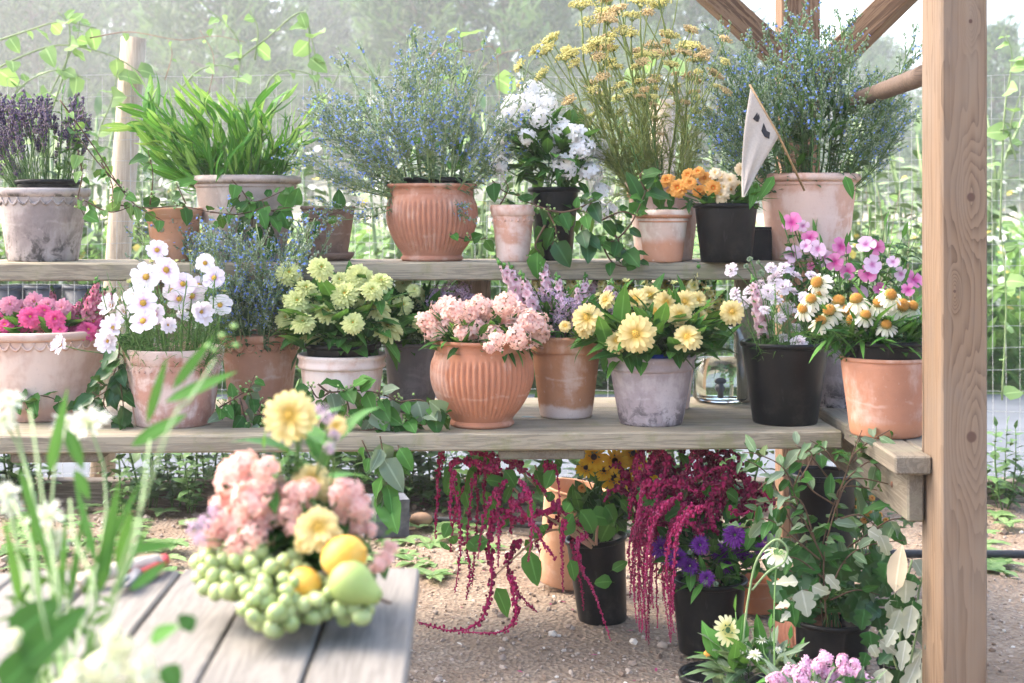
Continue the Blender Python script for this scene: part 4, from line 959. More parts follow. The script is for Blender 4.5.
GL=[M['leaf_deep'],M['leaf_mid']]
def bunch(key,name,label,rnd_,cat='flowers',group=None):
    q=POTS[key]; return thing(name,label,cat,q['c'],group),q['c'],q['R'],random.Random(rnd_)
def px(L,y,rn,s=None,dy=.06,sc=1.0):                           # [(u,v,radius px)] -> world heads
    out=[]
    for it in L:
        yy=y+rn.uniform(-dy,dy) if len(it)<4 else y+it[3]
        r=(it[2] if len(it)>2 else s); out.append((at(it[0],it[1],yy),r*sc*yy/F))
    return out
def cloud(poly_u,poly_v,n,y,dy,r,rn,mind=10):
    """n spots spread over an ellipse of measured points"""
    out=[];k=0
    while len(out)<n and k<4000:
        k+=1; a=rn.uniform(0,6.3); q=math.sqrt(rn.random()); u=(poly_u[0]+poly_u[1])/2+math.cos(a)*q*(poly_u[1]-poly_u[0])/2; v=(poly_v[0]+poly_v[1])/2+math.sin(a)*q*(poly_v[1]-poly_v[0])/2
        if all((u-o[0])**2+(v-o[1])**2>mind*mind for o in out): out.append((u,v,r*rn.uniform(.8,1.15),rn.uniform(-dy,dy)))
    return out
# ---- upper shelf
t,m,R,q=bunch('U1b','lavender_bunch','bunch of dried dark purple lavender in the grey scalloped pot',41)
fan(t,'lavender',m,R,[at(q.gauss(28,30),q.uniform(92,150),UYZ+q.uniform(-.12,.12)) for i in range(62)]+[at(q.uniform(-18,20),q.uniform(110,170),UYZ+q.uniform(-.12,.05)) for i in range(22)],q)
fan(t,'leafy_dark',m,R,[at(62,95,UYZ+.03),at(76,108,UYZ+.05),at(84,122,UYZ)],q,'leafy_stem')
t,m,R,q=bunch('U3','grassy_foliage','bright green shoots with broad grassy leaves in the rope rimmed pot',42,'foliage')
fan(t,'blades',m,R,[at(u,v,UYZ+.06+q.uniform(-.16,.14)) for u,v in ((148,92),(196,96),(262,100),(238,104),(282,102),(138,112),(150,100),(160,122),(172,108),(186,104),(200,112),(150,140),(176,132),(214,104),(228,110),(236,128),(206,130),(190,146),(166,148),(262,112),(276,108),(290,116),(302,122),(270,132),(292,138),(254,126),(306,140),(246,140),(128,126))],q,'shoot',wide=1.15)
foliage(t,m+V((0,-.02,.03)),(.16,.1,.10),70,[bld,M['leaf_mid']],q,.13,.02,'lance')
t,m,R,q=bunch('U5b','blue_flower_bunch','airy bunch of small blue flowers spilling from the upper ribbed urn',43)
tips=[]
for i in range(62):
    a=math.radians(q.uniform(-94,80)); L=q.uniform(.5,1.06); tips.append(at(428+132*math.sin(a)*L*(1 if a<0 else .92),182-128*math.cos(a)*L*(.95+.1*q.random())-8,UYZ+q.uniform(-.24,.2)))
tips+=[at(300,150,UYZ-.1),at(312,205,UYZ-.15),at(330,220,UYZ-.16),at(320,100,UYZ),at(346,62,UYZ),at(478,222,UYZ-.16),at(470,205,UYZ-.17),at(530,60,UYZ),at(515,90,UYZ-.1)]
fan(t,'forget',m,R,tips,q); foliage(t,m+V((0,-.02,.05)),(.13,.11,.13),70,[M['leaf_sage'],M['leaf_mid']],q,.06,.014)
t,m,R,q=bunch('U7','white_phlox_bunch','bunch of white phlox in the tall black bucket',44)
W=[(525,105),(505,124),(497,146),(540,118),(560,128),(527,138),(575,133),(582,150),(565,166),(590,205),(606,212),(600,190),(500,165),(545,104),(530,90),(590,172),(512,108),(598,150),(548,146)]
heads(t,m,R,[x for x in px(W,UYZ-.01,q,12.5)],phw,None,q,(.6,.4,.8),leafm=GL,leafn=4,leafL=.075,leafW=.026,name='flower_cluster'); foliage(t,m+V((0,-.02,.07)),(.12,.11,.15),170,GL,q,.09,.028)
t,m,R,q=bunch('U8','fennel_bunch','tall loose bunch of yellow flowering fennel and dill',45)
tips=[at(u,v,UYZ+.1+q.uniform(-.18,.15)) for u,v in ((566,62),(545,78),(590,28),(604,18),(622,36),(580,12),(640,8),(652,60),(668,40),(686,50),(700,62),(676,90),(640,100),(610,95),(695,96),(655,120),(624,128),(706,112),(600,62),(660,10),(690,140),(590,120),(640,70),(715,80),(632,22),(610,5))]
fan(t,'fennel',m,R,tips,q); fan(t,'feather',m,R,[at(q.uniform(600,710),q.uniform(110,165),UYZ+q.uniform(-.1,.15)) for i in range(6)],q,'leafy_stem')
t,m,R,q=bunch('U10','orange_zinnia_bunch','small bunch of orange and cream zinnias in the upper black bucket',46)
O=[(667,180,7),(678,188,10),(688,175,8),(699,191,8),(713,188,8.5),(698,172,7),(705,178,6.5),(671,192,6),(690,183,7)]
Cc=[(721,195,7.5),(731,190,7),(728,207,7.5),(721,177,7),(730,180,7),(741,169,6),(715,173,6.5),(738,186,6),(724,187,6)]
heads(t,m,R,px(O,3.64,q,dy=.04,sc=1.12),zo,DC,q,(.5,.3,.9)); heads(t,m,R,px(Cc,3.64,q,dy=.04,sc=1.1),zc,DC,q,(.5,.3,.9),name='cream_flower'); foliage(t,m+V((-.02,-.03,.005)),(.12,.07,.05),34,GL,q,.08,.022)
t,m,R,q=bunch('U12','blue_flower_bunch','big dark bunch of small blue flowers in front of the back post',47)
tips=[]
for i in range(66):
    a=math.radians(q.uniform(-72,72)); L=q.uniform(.72,1.05); tips.append(at(806+126*math.sin(a)*L,172-138*math.cos(a)*L*(.9+.12*q.random())-6,3.86+q.uniform(-.22,.25)))
tips+=[at(700,60,3.86),at(694,150,3.8),at(718,30,3.9),at(915,40,3.9),at(905,130,3.8),at(890,160,3.75),at(840,18,3.9),at(722,120,3.8),at(740,150,3.75)]
fan(t,'forget_dark',m,R,tips,q); foliage(t,m+V((0,-.02,.06)),(.16,.12,.18),110,[M['leaf_deep'],M['leaf_grey']],q,.07,.016)
b=MB()
for (u,v,du,dv) in ((757,182,-6,24),(774,176,-14,22),(845,176,8,20)):
    p=at(u,v,3.62); d=at(u+du,v+dv,3.6)-p; b.leaf(p-t.location,d,(0,-1,.2),d.length*1.1,.026,.3,5,'ovate',.2)
put('broad_leaves',b,M['leaf_mid'],t)
t,m,R,q=bunch('U9','broad_leaf_sprig','short sprig with a broad leaf in the small rope rimmed pot',48,'foliage')
b=MB(); b.leaf((-.03,-.03,.0),(1,-.1,.2),(0,-.2,1),.1,.035,.5,5,'ovate',.2); b.leaf((-.01,-.04,.0),(-.2,-.3,1),(0,-1,.3),.11,.035,.4,5,'ovate',.2); b.leaf((-.05,-.03,.0),(-.35,-.3,1),(0,-1,.3),.13,.04,1.2,5,'ovate',.2); b.leaf((.01,-.06,0),(.15,-.1,1),(0,-1,0),.07,.02,.3,4,'ovate'); put('leaves',b,[M['leaf_deep']],t); b=MB(); b.tube([(0,0,-.1),(.0,-.02,.05)],.003,5); put('stem',b,M['stem'],t)
# ---- lower shelf
t,m,R,q=bunch('L1','pink_zinnia_bunch','bunch of bright pink zinnias in the wide pale pot',51)
Z=[(10,313),(30,317),(44,311),(50,323,9),(60,330,8.5),(75,325,10),(34,306),(55,319),(25,324),(42,321),(94,322),(5,325),(18,318),(66,312),(-6,318),(-14,326),(88,330)]
heads(t,m,R,px([z for i,z in enumerate(Z) if i%3],3.54,q,9.5,sc=1.15),zp,DC,q,(.5,.1,1.0),leafm=GL); heads(t,m,R,px([(34,302,9),(48,305,9),(62,308,9),(22,308,9),(70,318,8),(10,305,9),(40,330,8)],3.60,q,9,sc=1.2),zpl,DC,q,(.5,.1,1.0),name='pale_flower')
fan(t,'snap_rose',m,R,[at(u,v,3.62+q.uniform(-.08,.08)) for u,v in ((98,276),(108,286),(90,288),(116,288),(82,298),(52,285),(104,300))],q,'flower_spike'); foliage(t,m+V((0,-.02,0)),(.17,.13,.06),120,GL,q,.065,.028,'ovate')
t,m,R,q=bunch('L2','cosmos_bunch','loose bunch of pale pink and white cosmos in the streaked reddish pot',52)
cz=[(157,250,11,0),(166,270,17,-.08),(146,277,15,-.05),(143,303,17,-.12),(143,321,14,-.14),(205,263,11,0),(214,278,13,-.03),(220,305,12,0),(192,296,13,.02),(179,299,12,0),(155,314,12,-.1),(183,284,14,-.03),(172,290,11,.05),(132,296,12,.05),(199,285,9,.08)]
heads(t,m,R,px(cz,3.44,q),cs+csw,DC,q,(.3,.3,1.),M['stem'],.0013,jit=.5)
heads(t,m,R,px([(176,262,4),(224,292,4),(130,282,4),(190,252,4),(152,262,3.5),(212,318,4),(120,300,4)],3.46,q),budm,None,q,(1,.2,.2),M['stem'],.001,name='bud')
heads(t,m,R,px([(112,306,16,-.05),(113,328,15,-.1),(108,341,13,-.1),(201,312,14,-.08),(61,345,12,-.06),(168,325,10,-.1),(125,312,10,0),(182,316,8,-.05)],3.44,q),csd,DC,q,(.3,.5,.6),M['stem'],.0013,name='half_open_flower')
fan(t,'feather',m,R,[at(q.uniform(100,236),q.uniform(278,350),3.46+q.uniform(-.12,.14)) for i in range(60)],q,'leafy_stem',wide=1.2); 
t,m,R,q=bunch('L3','blue_flower_bunch','bunch of small blue flowers rising from the pot behind the cosmos',53)
fan(t,'forget',m,R,[at(q.uniform(178,318),q.uniform(214,290),3.66+q.uniform(-.14,.1)) for i in range(52)]+[at(150,222,3.75),at(140,235,3.75),at(176,214,3.75),at(330,236,3.7),at(296,330,3.62),at(308,262,3.7),at(200,228,3.78),at(215,220,3.78)],q); foliage(t,m+V((0,-.03,.04)),(.12,.1,.09),90,[M['leaf_deep'],M['leaf_grey']],q,.06,.014)
b=MB(); c_=at(262,332,3.6)-t.location; b.leaf(c_,(-.5,0,-1),(0,-1,.2),.07,.03,.3,5,'petal',.3); 
t,m,R,q=bunch('L4b','green_zinnia_bunch','bunch of lime green zinnias in the black bucket of the pale pinkish pot',54)
Z=[(289,273,12),(321,268,12),(359,277,12),(381,281,11),(324,297,12),(345,294,12),(297,301,12),(314,312,13),(328,312,13),(286,318,10),(316,332,12.5),(335,338,9),(353,323,11.5),(365,325,12),(387,327,14),(377,307,13),(361,308,11),(306,288,9),(340,280,9),(303,322,10),(372,290,10)]
heads(t,m,R,px(Z,3.50,q,dy=.09,sc=1.25),zg,DC,q,(.75,.35,.75),M['stem'],.0024,GL,5,.075,.032,'ovate'); foliage(t,m+V((0,-.02,.05)),(.165,.12,.13),190,GL,q,.10,.04,'ovate')
t,m,R,q=bunch('L5','lime_zinnia_bunch','smaller bunch of lime zinnias with lilac floss flowers in the dark grey pot',55)
heads(t,m,R,px([(421,321,11),(434,309,10),(403,305,10),(403,284,10),(424,296,9),(396,318,8),(414,290,8)],3.68,q,sc=1.1),zg,DC,q,(.6,.3,.9),M['stem'],.0022,GL,5,.075,.03,'ovate'); heads(t,m,R,px([(438,296,11),(450,292,11),(462,292,11),(445,300,10),(458,300,10),(470,300,10),(432,302,8)],3.74,q),phl,None,q,(.9,.2,.5),name='lilac_cluster')
heads(t,m,R,px([(300,280,4),(350,270,4),(402,298,4),(284,300,4)],3.52,q),budm,None,q,(1,.2,.2),name='green_bud')
heads(t,m,R,px([(424,285,3),(446,272,3),(420,272,3),(464,275,3)],3.74,q),bud,None,q,name='bud'); foliage(t,m+V((0,-.02,.05)),(.12,.09,.11),110,GL,q,.085,.034,'ovate')
t,m,R,q=bunch('L6','peach_phlox_bunch','dense bunch of peach phlox in the lower ribbed urn',56)
P_=[(449,325),(437,332),(467,315),(480,309),(500,317),(520,312),(535,325),(492,338),(475,327),(455,311),(510,330),(444,312),(526,322),(488,322),(463,333),(540,334),(430,322),(505,306),(518,338)]
heads(t,m,R,px(P_,3.42,q,13,dy=.08),php,None,q,(.7,.4,.8),leafm=GL,leafn=4,leafL=.055,leafW=.016,name='flower_cluster'); heads(t,m,R,px([(490,348,8,-.15),(497,340,9,-.13)],3.42,q),php,None,q,(0,.2,1),name='drooping_cluster'); foliage(t,m+V((0,-.02,.0)),(.15,.12,.07),170,GL,q,.065,.016)
t,m,R,q=bunch('L7','pink_snapdragon_bunch','tall bunch of pale pink snapdragons in the two tone pot',57)
fan(t,'snap_pink',m,R,[at(u,v,3.64+q.uniform(-.1,.1)) for u,v in ((497,258),(508,262),(520,270),(540,255),(534,268),(556,272),(570,280),(585,272),(600,270),(612,278),(548,290),(565,294),(582,292),(540,300),(596,288),(575,300),(556,304),(622,285),(530,285),(590,300),(525,296),(568,286),(578,282),(552,282))],q,'flower_spike'); heads(t,m,R,px([(538,300,12),(552,296,13),(566,305,12),(580,308,11),(544,312,11),(596,310,11),(526,290,11),(560,318,10)],3.6,q),phl,None,q,(.5,.2,.9),name='flower_cluster'); foliage(t,m+V((0,-.02,.03)),(.12,.09,.10),120,GL,q,.07,.022)
fan(t,'snap_yellow',m,R,[at(u,v,3.7) for u,v in ((536,262),(604,268),(574,262))],q,'pale_spike')
t,m,R,q=bunch('L8','yellow_zinnia_bunch','bunch of soft yellow zinnias in the grey purple pot',58)
Z=[(587,318,13.5,-.05),(585,329,10,-.03),(565,326,7,-.02),(636,334,17,-.12),(617,341,11,-.06),(666,302,13,-.03),(685,302,12,0),(680,315,13,-.05),(687,337,14,-.10),(635,300,12,.02),(606,300,11,.04),(732,312,13,-.02),(650,296,11,.05),(698,300,10,.05),(656,312,10,0),(700,318,9,.02)]
heads(t,m,R,px(Z,3.45,q,sc=1.1),zy,DC,q,(.35,.3,1.),M['stem'],.0026,GL,6,.085,.036,'ovate',csize=1.2); heads(t,m,R,px([(626,282,5),(674,284,5),(706,290,4.5),(644,284,4),(716,330,4),(598,296,4)],3.47,q),budm,None,q,(1,.3,.3),M['stem'],.0018,name='bud'); foliage(t,m+V((0,-.03,.045)),(.175,.13,.11),190,GL,q,.105,.04,'ovate')
t,m,R,q=bunch('L9','yellow_snapdragon_bunch','pale yellow snapdragons standing behind the yellow zinnias',59)
fan(t,'snap_yellow',m,R,[at(u,v,3.76+q.uniform(-.08,.08)) for u,v in ((612,272),(622,268),(632,282),(648,272),(660,262),(672,276),(690,268),(698,262),(706,274),(716,280),(726,290),(640,290),(680,288),(712,296),(604,284),(700,284),(668,292),(656,284))],q,'flower_spike')
t,m,R,q=bunch('L11','scabious_bunch','bunch of pale lilac scabious in the big black bucket',60)
Z=[(731,270,7),(775,278,8),(768,292,8),(755,300,8),(783,287,8),(735,293,7),(743,303,7),(792,292,8),(795,276,8),(796,328,8),(799,342,8),(783,338,6),(776,300,7),(760,284,7),(805,298,7),(788,308,7),(765,310,6),(780,318,6),(750,290,7),(812,276,8),(771,268,7),(820,288,7),(800,312,7),(784,268,7)]
heads(t,m,R,px(Z,3.50,q,dy=.09,sc=1.15),scb,None,q,(.7,.3,.6),M['stem'],.0012); heads(t,m,R,px([(750,259,4),(761,273,4),(770,271,4),(746,266,3.5),(847,276,4),(758,262,3)],3.52,q),bud,None,q,name='bud')
fan(t,'feather',m,R,[at(q.uniform(734,832),q.uniform(280,340),3.5+q.uniform(-.1,.1)) for i in range(34)],q,'leafy_stem',wide=.9); fan(t,'snap_pink',m,R,[at(751,274,3.5)],q,'flower_spike')
t,m,R,q=bunch('L12','mallow_bunch','tall spray of bright pink mallow behind the white coneflowers',61)
Z=[(792,223,11),(803,226,7),(810,238,8),(793,254,9),(841,247,11),(866,245,12),(876,247,10),(872,265,10),(868,274,10),(818,249,10),(811,266,4),(859,293,11),(914,280,10),(901,274,8),(835,262,9),(824,258,9),(880,290,8),(806,246,8),(848,272,8),(893,262,7),(908,290,8),(788,268,8)]
heads(t,m,R,px([z for i,z in enumerate(Z) if i%2==0],3.62,q,dy=.08,sc=.95),mw,None,q,(.3,.3,.9),M['stem'],.0018); heads(t,m,R,px([z for i,z in enumerate(Z) if i%2],3.62,q,dy=.08,sc=.92),mwp,None,q,(.3,.3,.9),M['stem'],.0018,name='pale_flower')
fan(t,'leafy_broad',m,R,[at(q.uniform(784,918),q.uniform(226,310),3.64+q.uniform(-.08,.1)) for i in range(42)],q,'leafy_stem',wide=.62)
t,m,R,q=bunch('L13b','coneflower_bunch','bunch of white coneflowers with orange cones at the right end of the shelf',62)
Z=[(818,283),(811,300),(821,294),(804,309),(821,322),(839,303,16),(857,301),(854,321),(865,316),(876,314),(870,328,14),(886,326),(890,296),(901,306),(912,307),(848,312),(880,304),(830,312)]
heads(t,m,R,px(Z,3.17,q,13,dy=.06,sc=1.12),cf,CC,q,(.8,.25,.55),M['stem'],.0022,GL,4,.07,.018); fan(t,'leafy_dark',m,R,[at(q.uniform(800,922),q.uniform(300,338),3.19+q.uniform(-.04,.12)) for i in range(22)],q,'leafy_stem',wide=.7)
foliage(t,m+V((-.01,-.02,.02)),(.15,.1,.07),170,[M['leaf_mid'],M['leaf_deep']],q,.10,.014)
# ================================================================== trailing vines lying between the pots
BIT=dict(twig=M['twig'],berries=.35)
q=random.Random(71)
vine('trailing_vine','thin bittersweet vine trailing down the side of the grey lavender pot','vine',[[(78,150),(82,175),(78,200),(84,215)],[(60,100),(96,150),(130,200),(165,222)],[(84,200),(110,212),(135,205)],[(100,160),(112,185),(112,208)]],3.66,[M['leaf_mid'],M['leaf_fresh']],q,leafL=.042,leafW=.028,per=.028,**BIT)
vine('trailing_vine','bittersweet vine with brown twigs over the small terracotta pot','vine',[[(118,205),(150,208),(180,206),(210,212)],[(150,205),(153,175),(148,150)],[(186,204),(176,182)],[(128,195),(96,160),(70,125)],[(210,212),(240,214),(270,205)]],3.67,[M['leaf_mid'],M['leaf_deep']],q,leafL=.045,leafW=.032,per=.035,**BIT)
vine('trailing_vine','leafy green vine hanging down the front of the big rope rimmed pot','vine',[[(232,180),(245,195),(252,215),(250,245)],[(236,205),(262,200),(285,190)],[(240,195),(228,215),(220,225)],[(262,200),(270,225),(262,250)],[(250,215),(275,210),(296,206)]],3.70,[M['leaf_deep'],M['leaf_mid']],q,leafL=.05,leafW=.036,per=.02,berries=.1)
vine('trailing_vine','leafy twig drooping over the small dull brown pot','vine',[[(300,222),(315,218),(332,214),(345,208)],[(315,218),(320,240)],[(270,210),(300,222)]],3.71,[M['leaf_deep'],M['leaf_mid']],q,leafL=.05,leafW=.03,per=.026)
vine('trailing_vine','short bittersweet twig poking out above the small pale pink pot','vine',[[(450,234),(470,240),(488,238)],[(492,180),(505,192),(520,196)],[(500,205),(508,190),(505,180)],[(520,200),(536,205),(552,212)]],3.70,[M['leaf_mid'],M['leaf_deep']],q,leafL=.045,leafW=.03,per=.024,berries=.6)
vine('trailing_vine','glossy bittersweet vine across the tall black bucket of phlox','vine',[[(536,206),(560,212),(580,208),(592,200),(585,215),(582,235),(596,245)],[(548,212),(556,230),(552,245)],[(545,225),(535,245),(540,252)],[(596,245),(615,240),(630,225),(640,205),(646,190)],[(615,235),(625,250),(640,262)],[(600,240),(612,262),(630,268)],[(598,222),(620,212),(635,215)],[(645,190),(640,175),(652,168)]],3.64,[M['leaf_gloss'],M['leaf_deep'],M['leaf_mid']],q,leafL=.06,leafW=.036,per=.019,r=.003,berries=.3)
YL=3.36
vine('trailing_vine','leafy vine with round leaves at the foot of the wide pale pot','vine',[[(-6,360),(12,372),(30,392),(52,398),(68,410)],[(12,372),(28,360),(40,385)],[(30,392),(28,410),(40,400)],[(-6,395),(15,400),(35,398)]],3.50,[M['leaf_mid'],M['leaf_deep']],q,leafL=.05,leafW=.034,per=.022)
vine('trailing_vine','cluster of dark green vine leaves between the wide pale pot and the cosmos pot','vine',[[(120,330),(118,360),(108,385),(96,380)],[(118,365),(122,395),(126,425)],[(108,385),(104,405),(118,420)],[(120,380),(100,395),(92,392)]],3.44,[M['leaf_deep'],M['leaf_gloss']],q,leafL=.06,leafW=.034,per=.014)
vine('trailing_vine','berried vine between the cosmos pot and the scalloped terracotta pot','vine',[[(215,410),(232,400),(248,392),(256,408),(274,426)],[(248,392),(255,375)],[(232,400),(222,420)],[(240,398),(248,425),(262,430)],[(256,408),(270,398)]],3.44,[M['leaf_mid'],M['leaf_sage'],M['leaf_deep']],q,leafL=.046,leafW=.034,per=.016,berries=.7)
vine('trailing_vine','long brown bittersweet vine spilling over the shelf edge below the green zinnias','vine',[[(318,384),(330,392),(352,390),(378,393),(400,402)],[(345,392),(350,420),(342,446)],[(352,432),(380,428),(408,420),(432,412)],[(330,392),(318,398),(310,386)],[(378,393),(384,420),(396,440)],[(400,402),(420,400),(440,410)],[(384,410),(382,440),(386,456)],[(410,420),(418,440)],[(360,400),(370,412),(376,430)],[(330,400),(338,420),(340,440)],[(420,425),(440,420),(448,412)]],3.38,[M['leaf_deep'],M['leaf_mid'],M['leaf_sage']],q,leafL=.052,leafW=.036,per=.015,r=.0028,berries=.55)
vine('trailing_vine','vine with large pale leaves hanging from the shelf edge left of the amaranth','vine',[[(380,436),(384,460),(386,480),(388,500)],[(362,440),(372,462)],[(398,445),(402,470)]],3.30,[M['leaf_sage'],M['leaf_mid']],q,leafL=.07,leafW=.042,per=.018,r=.002,hang=.8)

# ================================================================== flowers on the ground
AM=plain('amaranth_crimson',(.27,.008,.055),(.38,.02,.10),rough=.9,scale=60,bump=.3); AMd=plain('amaranth_dark',(.10,.006,.022),(.18,.012,.045),rough=.9,bump=0); AMr=plain('amaranth_rose',(.36,.03,.11),(.42,.07,.155),rough=.9,bump=0)
def tassel(t,P,r,rn,mt,name='tassel',knob=1.0):
    """a soft rope of tiny clustered flowers along the drooping line P"""
    b=MB(); org=t.location; P=[p-org for p in catmull(P,8)]
    L=sum((P[i+1]-P[i]).length for i in range(len(P)-1)); n=max(8,int(L/(r*.42)))
    b.tube(P,[max(.0008,r*.45*(1-.7*i/len(P))) for i in range(len(P))],4,0,False)
    for k in range(n):
        t_=(k+rn.random())/n; c,d=along(P,min(.999,t_)); rr=r*(1-.6*t_**1.5)*(.75+.45*knob*abs(math.sin(k*.31+rn.random())))
        for j in range(2):
            o=rv(rn); o=(o-d*o.dot(d)); o=o.normalized() if o.length>1e-5 else o
            b.ball(c+o*rr*rn.uniform(.35,1.05)+d*rn.uniform(-.4,.4)*r,rr*rn.uniform(.28,.58),5,3,0 if rn.random()<.7 else 1,(1,1,rn.uniform(.8,1.5)))
    put(name,b,mt,t)
q=random.Random(81)
m=POTS['G2']['c']; t=thing('amaranth_bunch','bunch of crimson love lies bleeding arching out to the left from under the shelf','amaranth',m); tA=t
Y2=3.50
S=[([(500,462),(470,448),(446,446),(439,470),(437,500),(435,537)],4.2),([(500,470),(470,462),(452,466),(458,510),(461,545),(455,592)],3.8),([(505,480),(488,470),(474,480),(467,541),(470,572),(466,600)],3.6),
([(560,505),(520,520),(497,512),(488,540),(492,578),(482,618),(456,631),(418,622)],5.2),([(520,470),(511,456),(511,500),(511,534)],4.6),([(505,480),(498,500),(499,540),(498,568)],2.8),([(590,530),(560,510),(530,475),(508,462),(492,452)],3.2),
([(520,540),(508,562),(516,590),(537,612)],4.2),([(512,575),(514,600),(516,618),(500,632),(462,632)],3.6),([(550,480),(545,465),(556,470),(560,505)],3.4),([(565,520),(562,545),(563,592)],2.8),
([(586,534),(577,545),(582,570),(594,592),(611,641)],3.0),([(580,530),(572,545),(580,580),(584,610)],2.6),([(500,485),(490,500),(482,525),(478,560)],3.0),([(530,490),(515,505),(502,522),(497,548)],4.6),([(480,470),(462,490),(454,520),(450,552)],3.4),([(470,480),(478,500),(474,560),(472,586)],2.6),
([(512,500),(530,520),(545,545),(556,560)],3.8),([(455,470),(450,500),(451,525)],2.6),([(520,480),(530,500),(532,530),(528,562)],2.8),([(560,515),(545,530),(535,540),(540,552)],4.2),([(488,465),(484,490),(486,530)],2.6)]
for P,r in S:
    dy=q.uniform(-.12,.16); tassel(t,[at(u,v,Y2+dy) for u,v in P],r/F*Y2,q,[AM,AMr] if q.random()<.6 else [AM,AMd])
for P in ([(592,545),(560,525),(525,500),(500,470),(492,458)],[(595,545),(560,510),(530,480),(505,455)],[(592,548),(560,530),(535,540),(490,580)],[(590,545),(565,520),(545,490),(535,465)],[(596,545),(598,525),(606,512)]):
    b=MB(); W=[at(u,v,3.60)-t.location for u,v in P]; W=catmull(W,6); b.tube(W,[.0042*(1-.5*i/len(W)) for i in range(len(W))],6); put('stem',b,M['stem_red'],t)
lvA=variants('amaranth_leaf',lambda r:_one(r,'ovate'),[M['leaf_mid'],M['stem_red']],4,6)
def bigleaf(t,u0,v0,u1,v1,y,w,ms,rn,name='leaf',face=1.0,dy=0):
    p=at(u0,v0,y); e=at(u1,v1,y+dy)-p; L=e.length; x=e.normalized(); n=(TOCAM(p)*face+V((0,0,.5))+rv(rn,.45)).normalized(); zz=(n-x*n.dot(x)).normalized(); yy=zz.cross(x)
    o=bpy.data.objects.new(name,rn.choice(ms)); o.location=p-t.location; o.rotation_mode='QUATERNION'; o.rotation_quaternion=Matrix((x,yy,zz)).transposed().to_quaternion(); o.scale=(L,w/F*y,L*.6); link(o,t)
for (u0,v0,u1,v1,w) in ((529,550,537,588,20),(496,588,510,618,18),(488,540,462,548,17),(470,470,482,458,14),(475,465,468,505,14),(455,470,442,500,15),(486,480,512,482,14),(492,500,508,530,13),(465,490,470,515,12),(505,470,520,490,14),(535,470,548,500,14),(478,470,492,452,14),(575,520,555,535,18),(590,515,615,520,22),(612,520,596,545,20),(580,510,600,535,20),(605,505,622,528,22),(570,560,576,582,14),(612,582,592,580,16),(612,570,630,560,10),(620,500,640,520,16),(540,475,552,460,14),(450,480,462,500,12),(500,460,486,478,14)): bigleaf(t,u0,v0,u1,v1,Y2+q.uniform(-.08,.1),w,lvA,q)
for i in range(26):
    u=q.uniform(445,575); v=q.uniform(458,545); bigleaf(t,u,v,u+q.uniform(-14,14),v+q.uniform(4,24),Y2+q.uniform(-.12,.14),q.uniform(8,14),lvA,q)
t=thing('daisy_bunch','bunch of golden black eyed daisies in the black bucket under the shelf','flowers',m)
heads(t,m,.07,px([(615,461,11),(613,478,11),(626,480,9),(637,463,10),(594,457,10),(633,454,9),(604,470,9),(650,470,8),(586,468,8)],3.66,q,dy=.05,sc=1.25),rd,RC,q,(.5,.4,.8),M['stem'],.0018,GL,5,.09,.03,csize=.55)
heads(t,m,.07,px([(604,494,4),(582,488,5),(610,500,4),(650,492,4)],3.74,q),zo,None,q,name='small_orange_flower'); foliage(t,m+V((0,0,.05)),(.13,.1,.12),70,GL,q,.09,.035,'ovate')
mG=POTS['G3']['c']; t=thing('amaranth_bunch','dense crimson amaranth cascading beside the purple asters','amaranth',mG)
for i in range(92):                                            # hanging ropes left of the bucket and the thick mass above it
    if i<30:
        u=q.uniform(628,676); v0=q.uniform(505,545); l=q.uniform(60,112); P=[(u+q.uniform(10,40),v0-q.uniform(12,40)),(u+6,v0-6),(u,v0+l*.4),(u+q.uniform(-5,8),min(652,v0+l))]; r=q.uniform(2.2,3.2); y=3.46
    else:
        u=q.uniform(640,746); v0=q.uniform(470,548); an=math.radians(q.gauss(-90,48)); l=q.uniform(24,46); ca,sa=math.cos(an),math.sin(an); g=q.uniform(-9,9)
        P=[(u,v0),(u+ca*l*.5-sa*g,v0+sa*l*.5+ca*g),(u+ca*l,max(452,v0+sa*l)),(u+ca*l*1.2+q.uniform(-6,6),max(452,v0+sa*l+q.uniform(0,14)))]; r=q.uniform(3.4,5.6); y=3.52
    dy=q.uniform(-.10,.12); tassel(t,[at(a,b_,y+dy) for a,b_ in P],r/F*y,q,[AM,AMr] if i<30 and q.random()<.7 else ([AMd,AM] if q.random()<.6 else [AM,AMd]))
for P in ([(640,470),(632,500),(629,520)],[(752,490),(760,530),(764,560)],[(745,480),(770,500),(775,540)],[(658,468),(640,476),(628,500)],[(672,462),(655,470),(640,485)],[(735,470),(750,486),(752,520)]): tassel(t,[at(a,b_,3.5) for a,b_ in P],4/F*3.5,q,[AM,AMd])
for k in range(9):
    b=MB(); W=bez(mG+V((q.uniform(-.04,.04),q.uniform(-.04,.04),-.05))-t.location,mG+V((0,0,.12))-t.location,at(q.uniform(650,730),495,3.55)-t.location,at(q.uniform(640,745),q.uniform(465,500),3.55)-t.location,7); b.tube(W,.0035,5); put('stem',b,M['stem_red'],t)
for (u0,v0,u1,v1,w) in ((712,480,705,500,18),(668,495,680,520,16),(726,492,742,500,16),(655,500,640,520,18),(690,470,680,452,16),(735,505,728,522,14),(665,520,690,505,18),(745,470,760,460,14),(640,490,652,512,16)): bigleaf(t,u0,v0,u1,v1,3.46,w,lvA,q)
t=thing('aster_bunch','bunch of deep purple asters in the black bucket on the ground','flowers',mG)
heads(t,mG,.07,px([(661,548,12),(678,558,10),(735,535,11),(770,537,9),(707,578,8),(700,545,9),(720,552,9),(690,566,8),(748,560,8),(762,548,9),(740,548,9),(726,565,7),(668,558,8),(755,530,7)],3.42,q,sc=1.15),asr,None,q,(.5,.3,.8),M['stem'],.0018,GL,4,.07,.022)
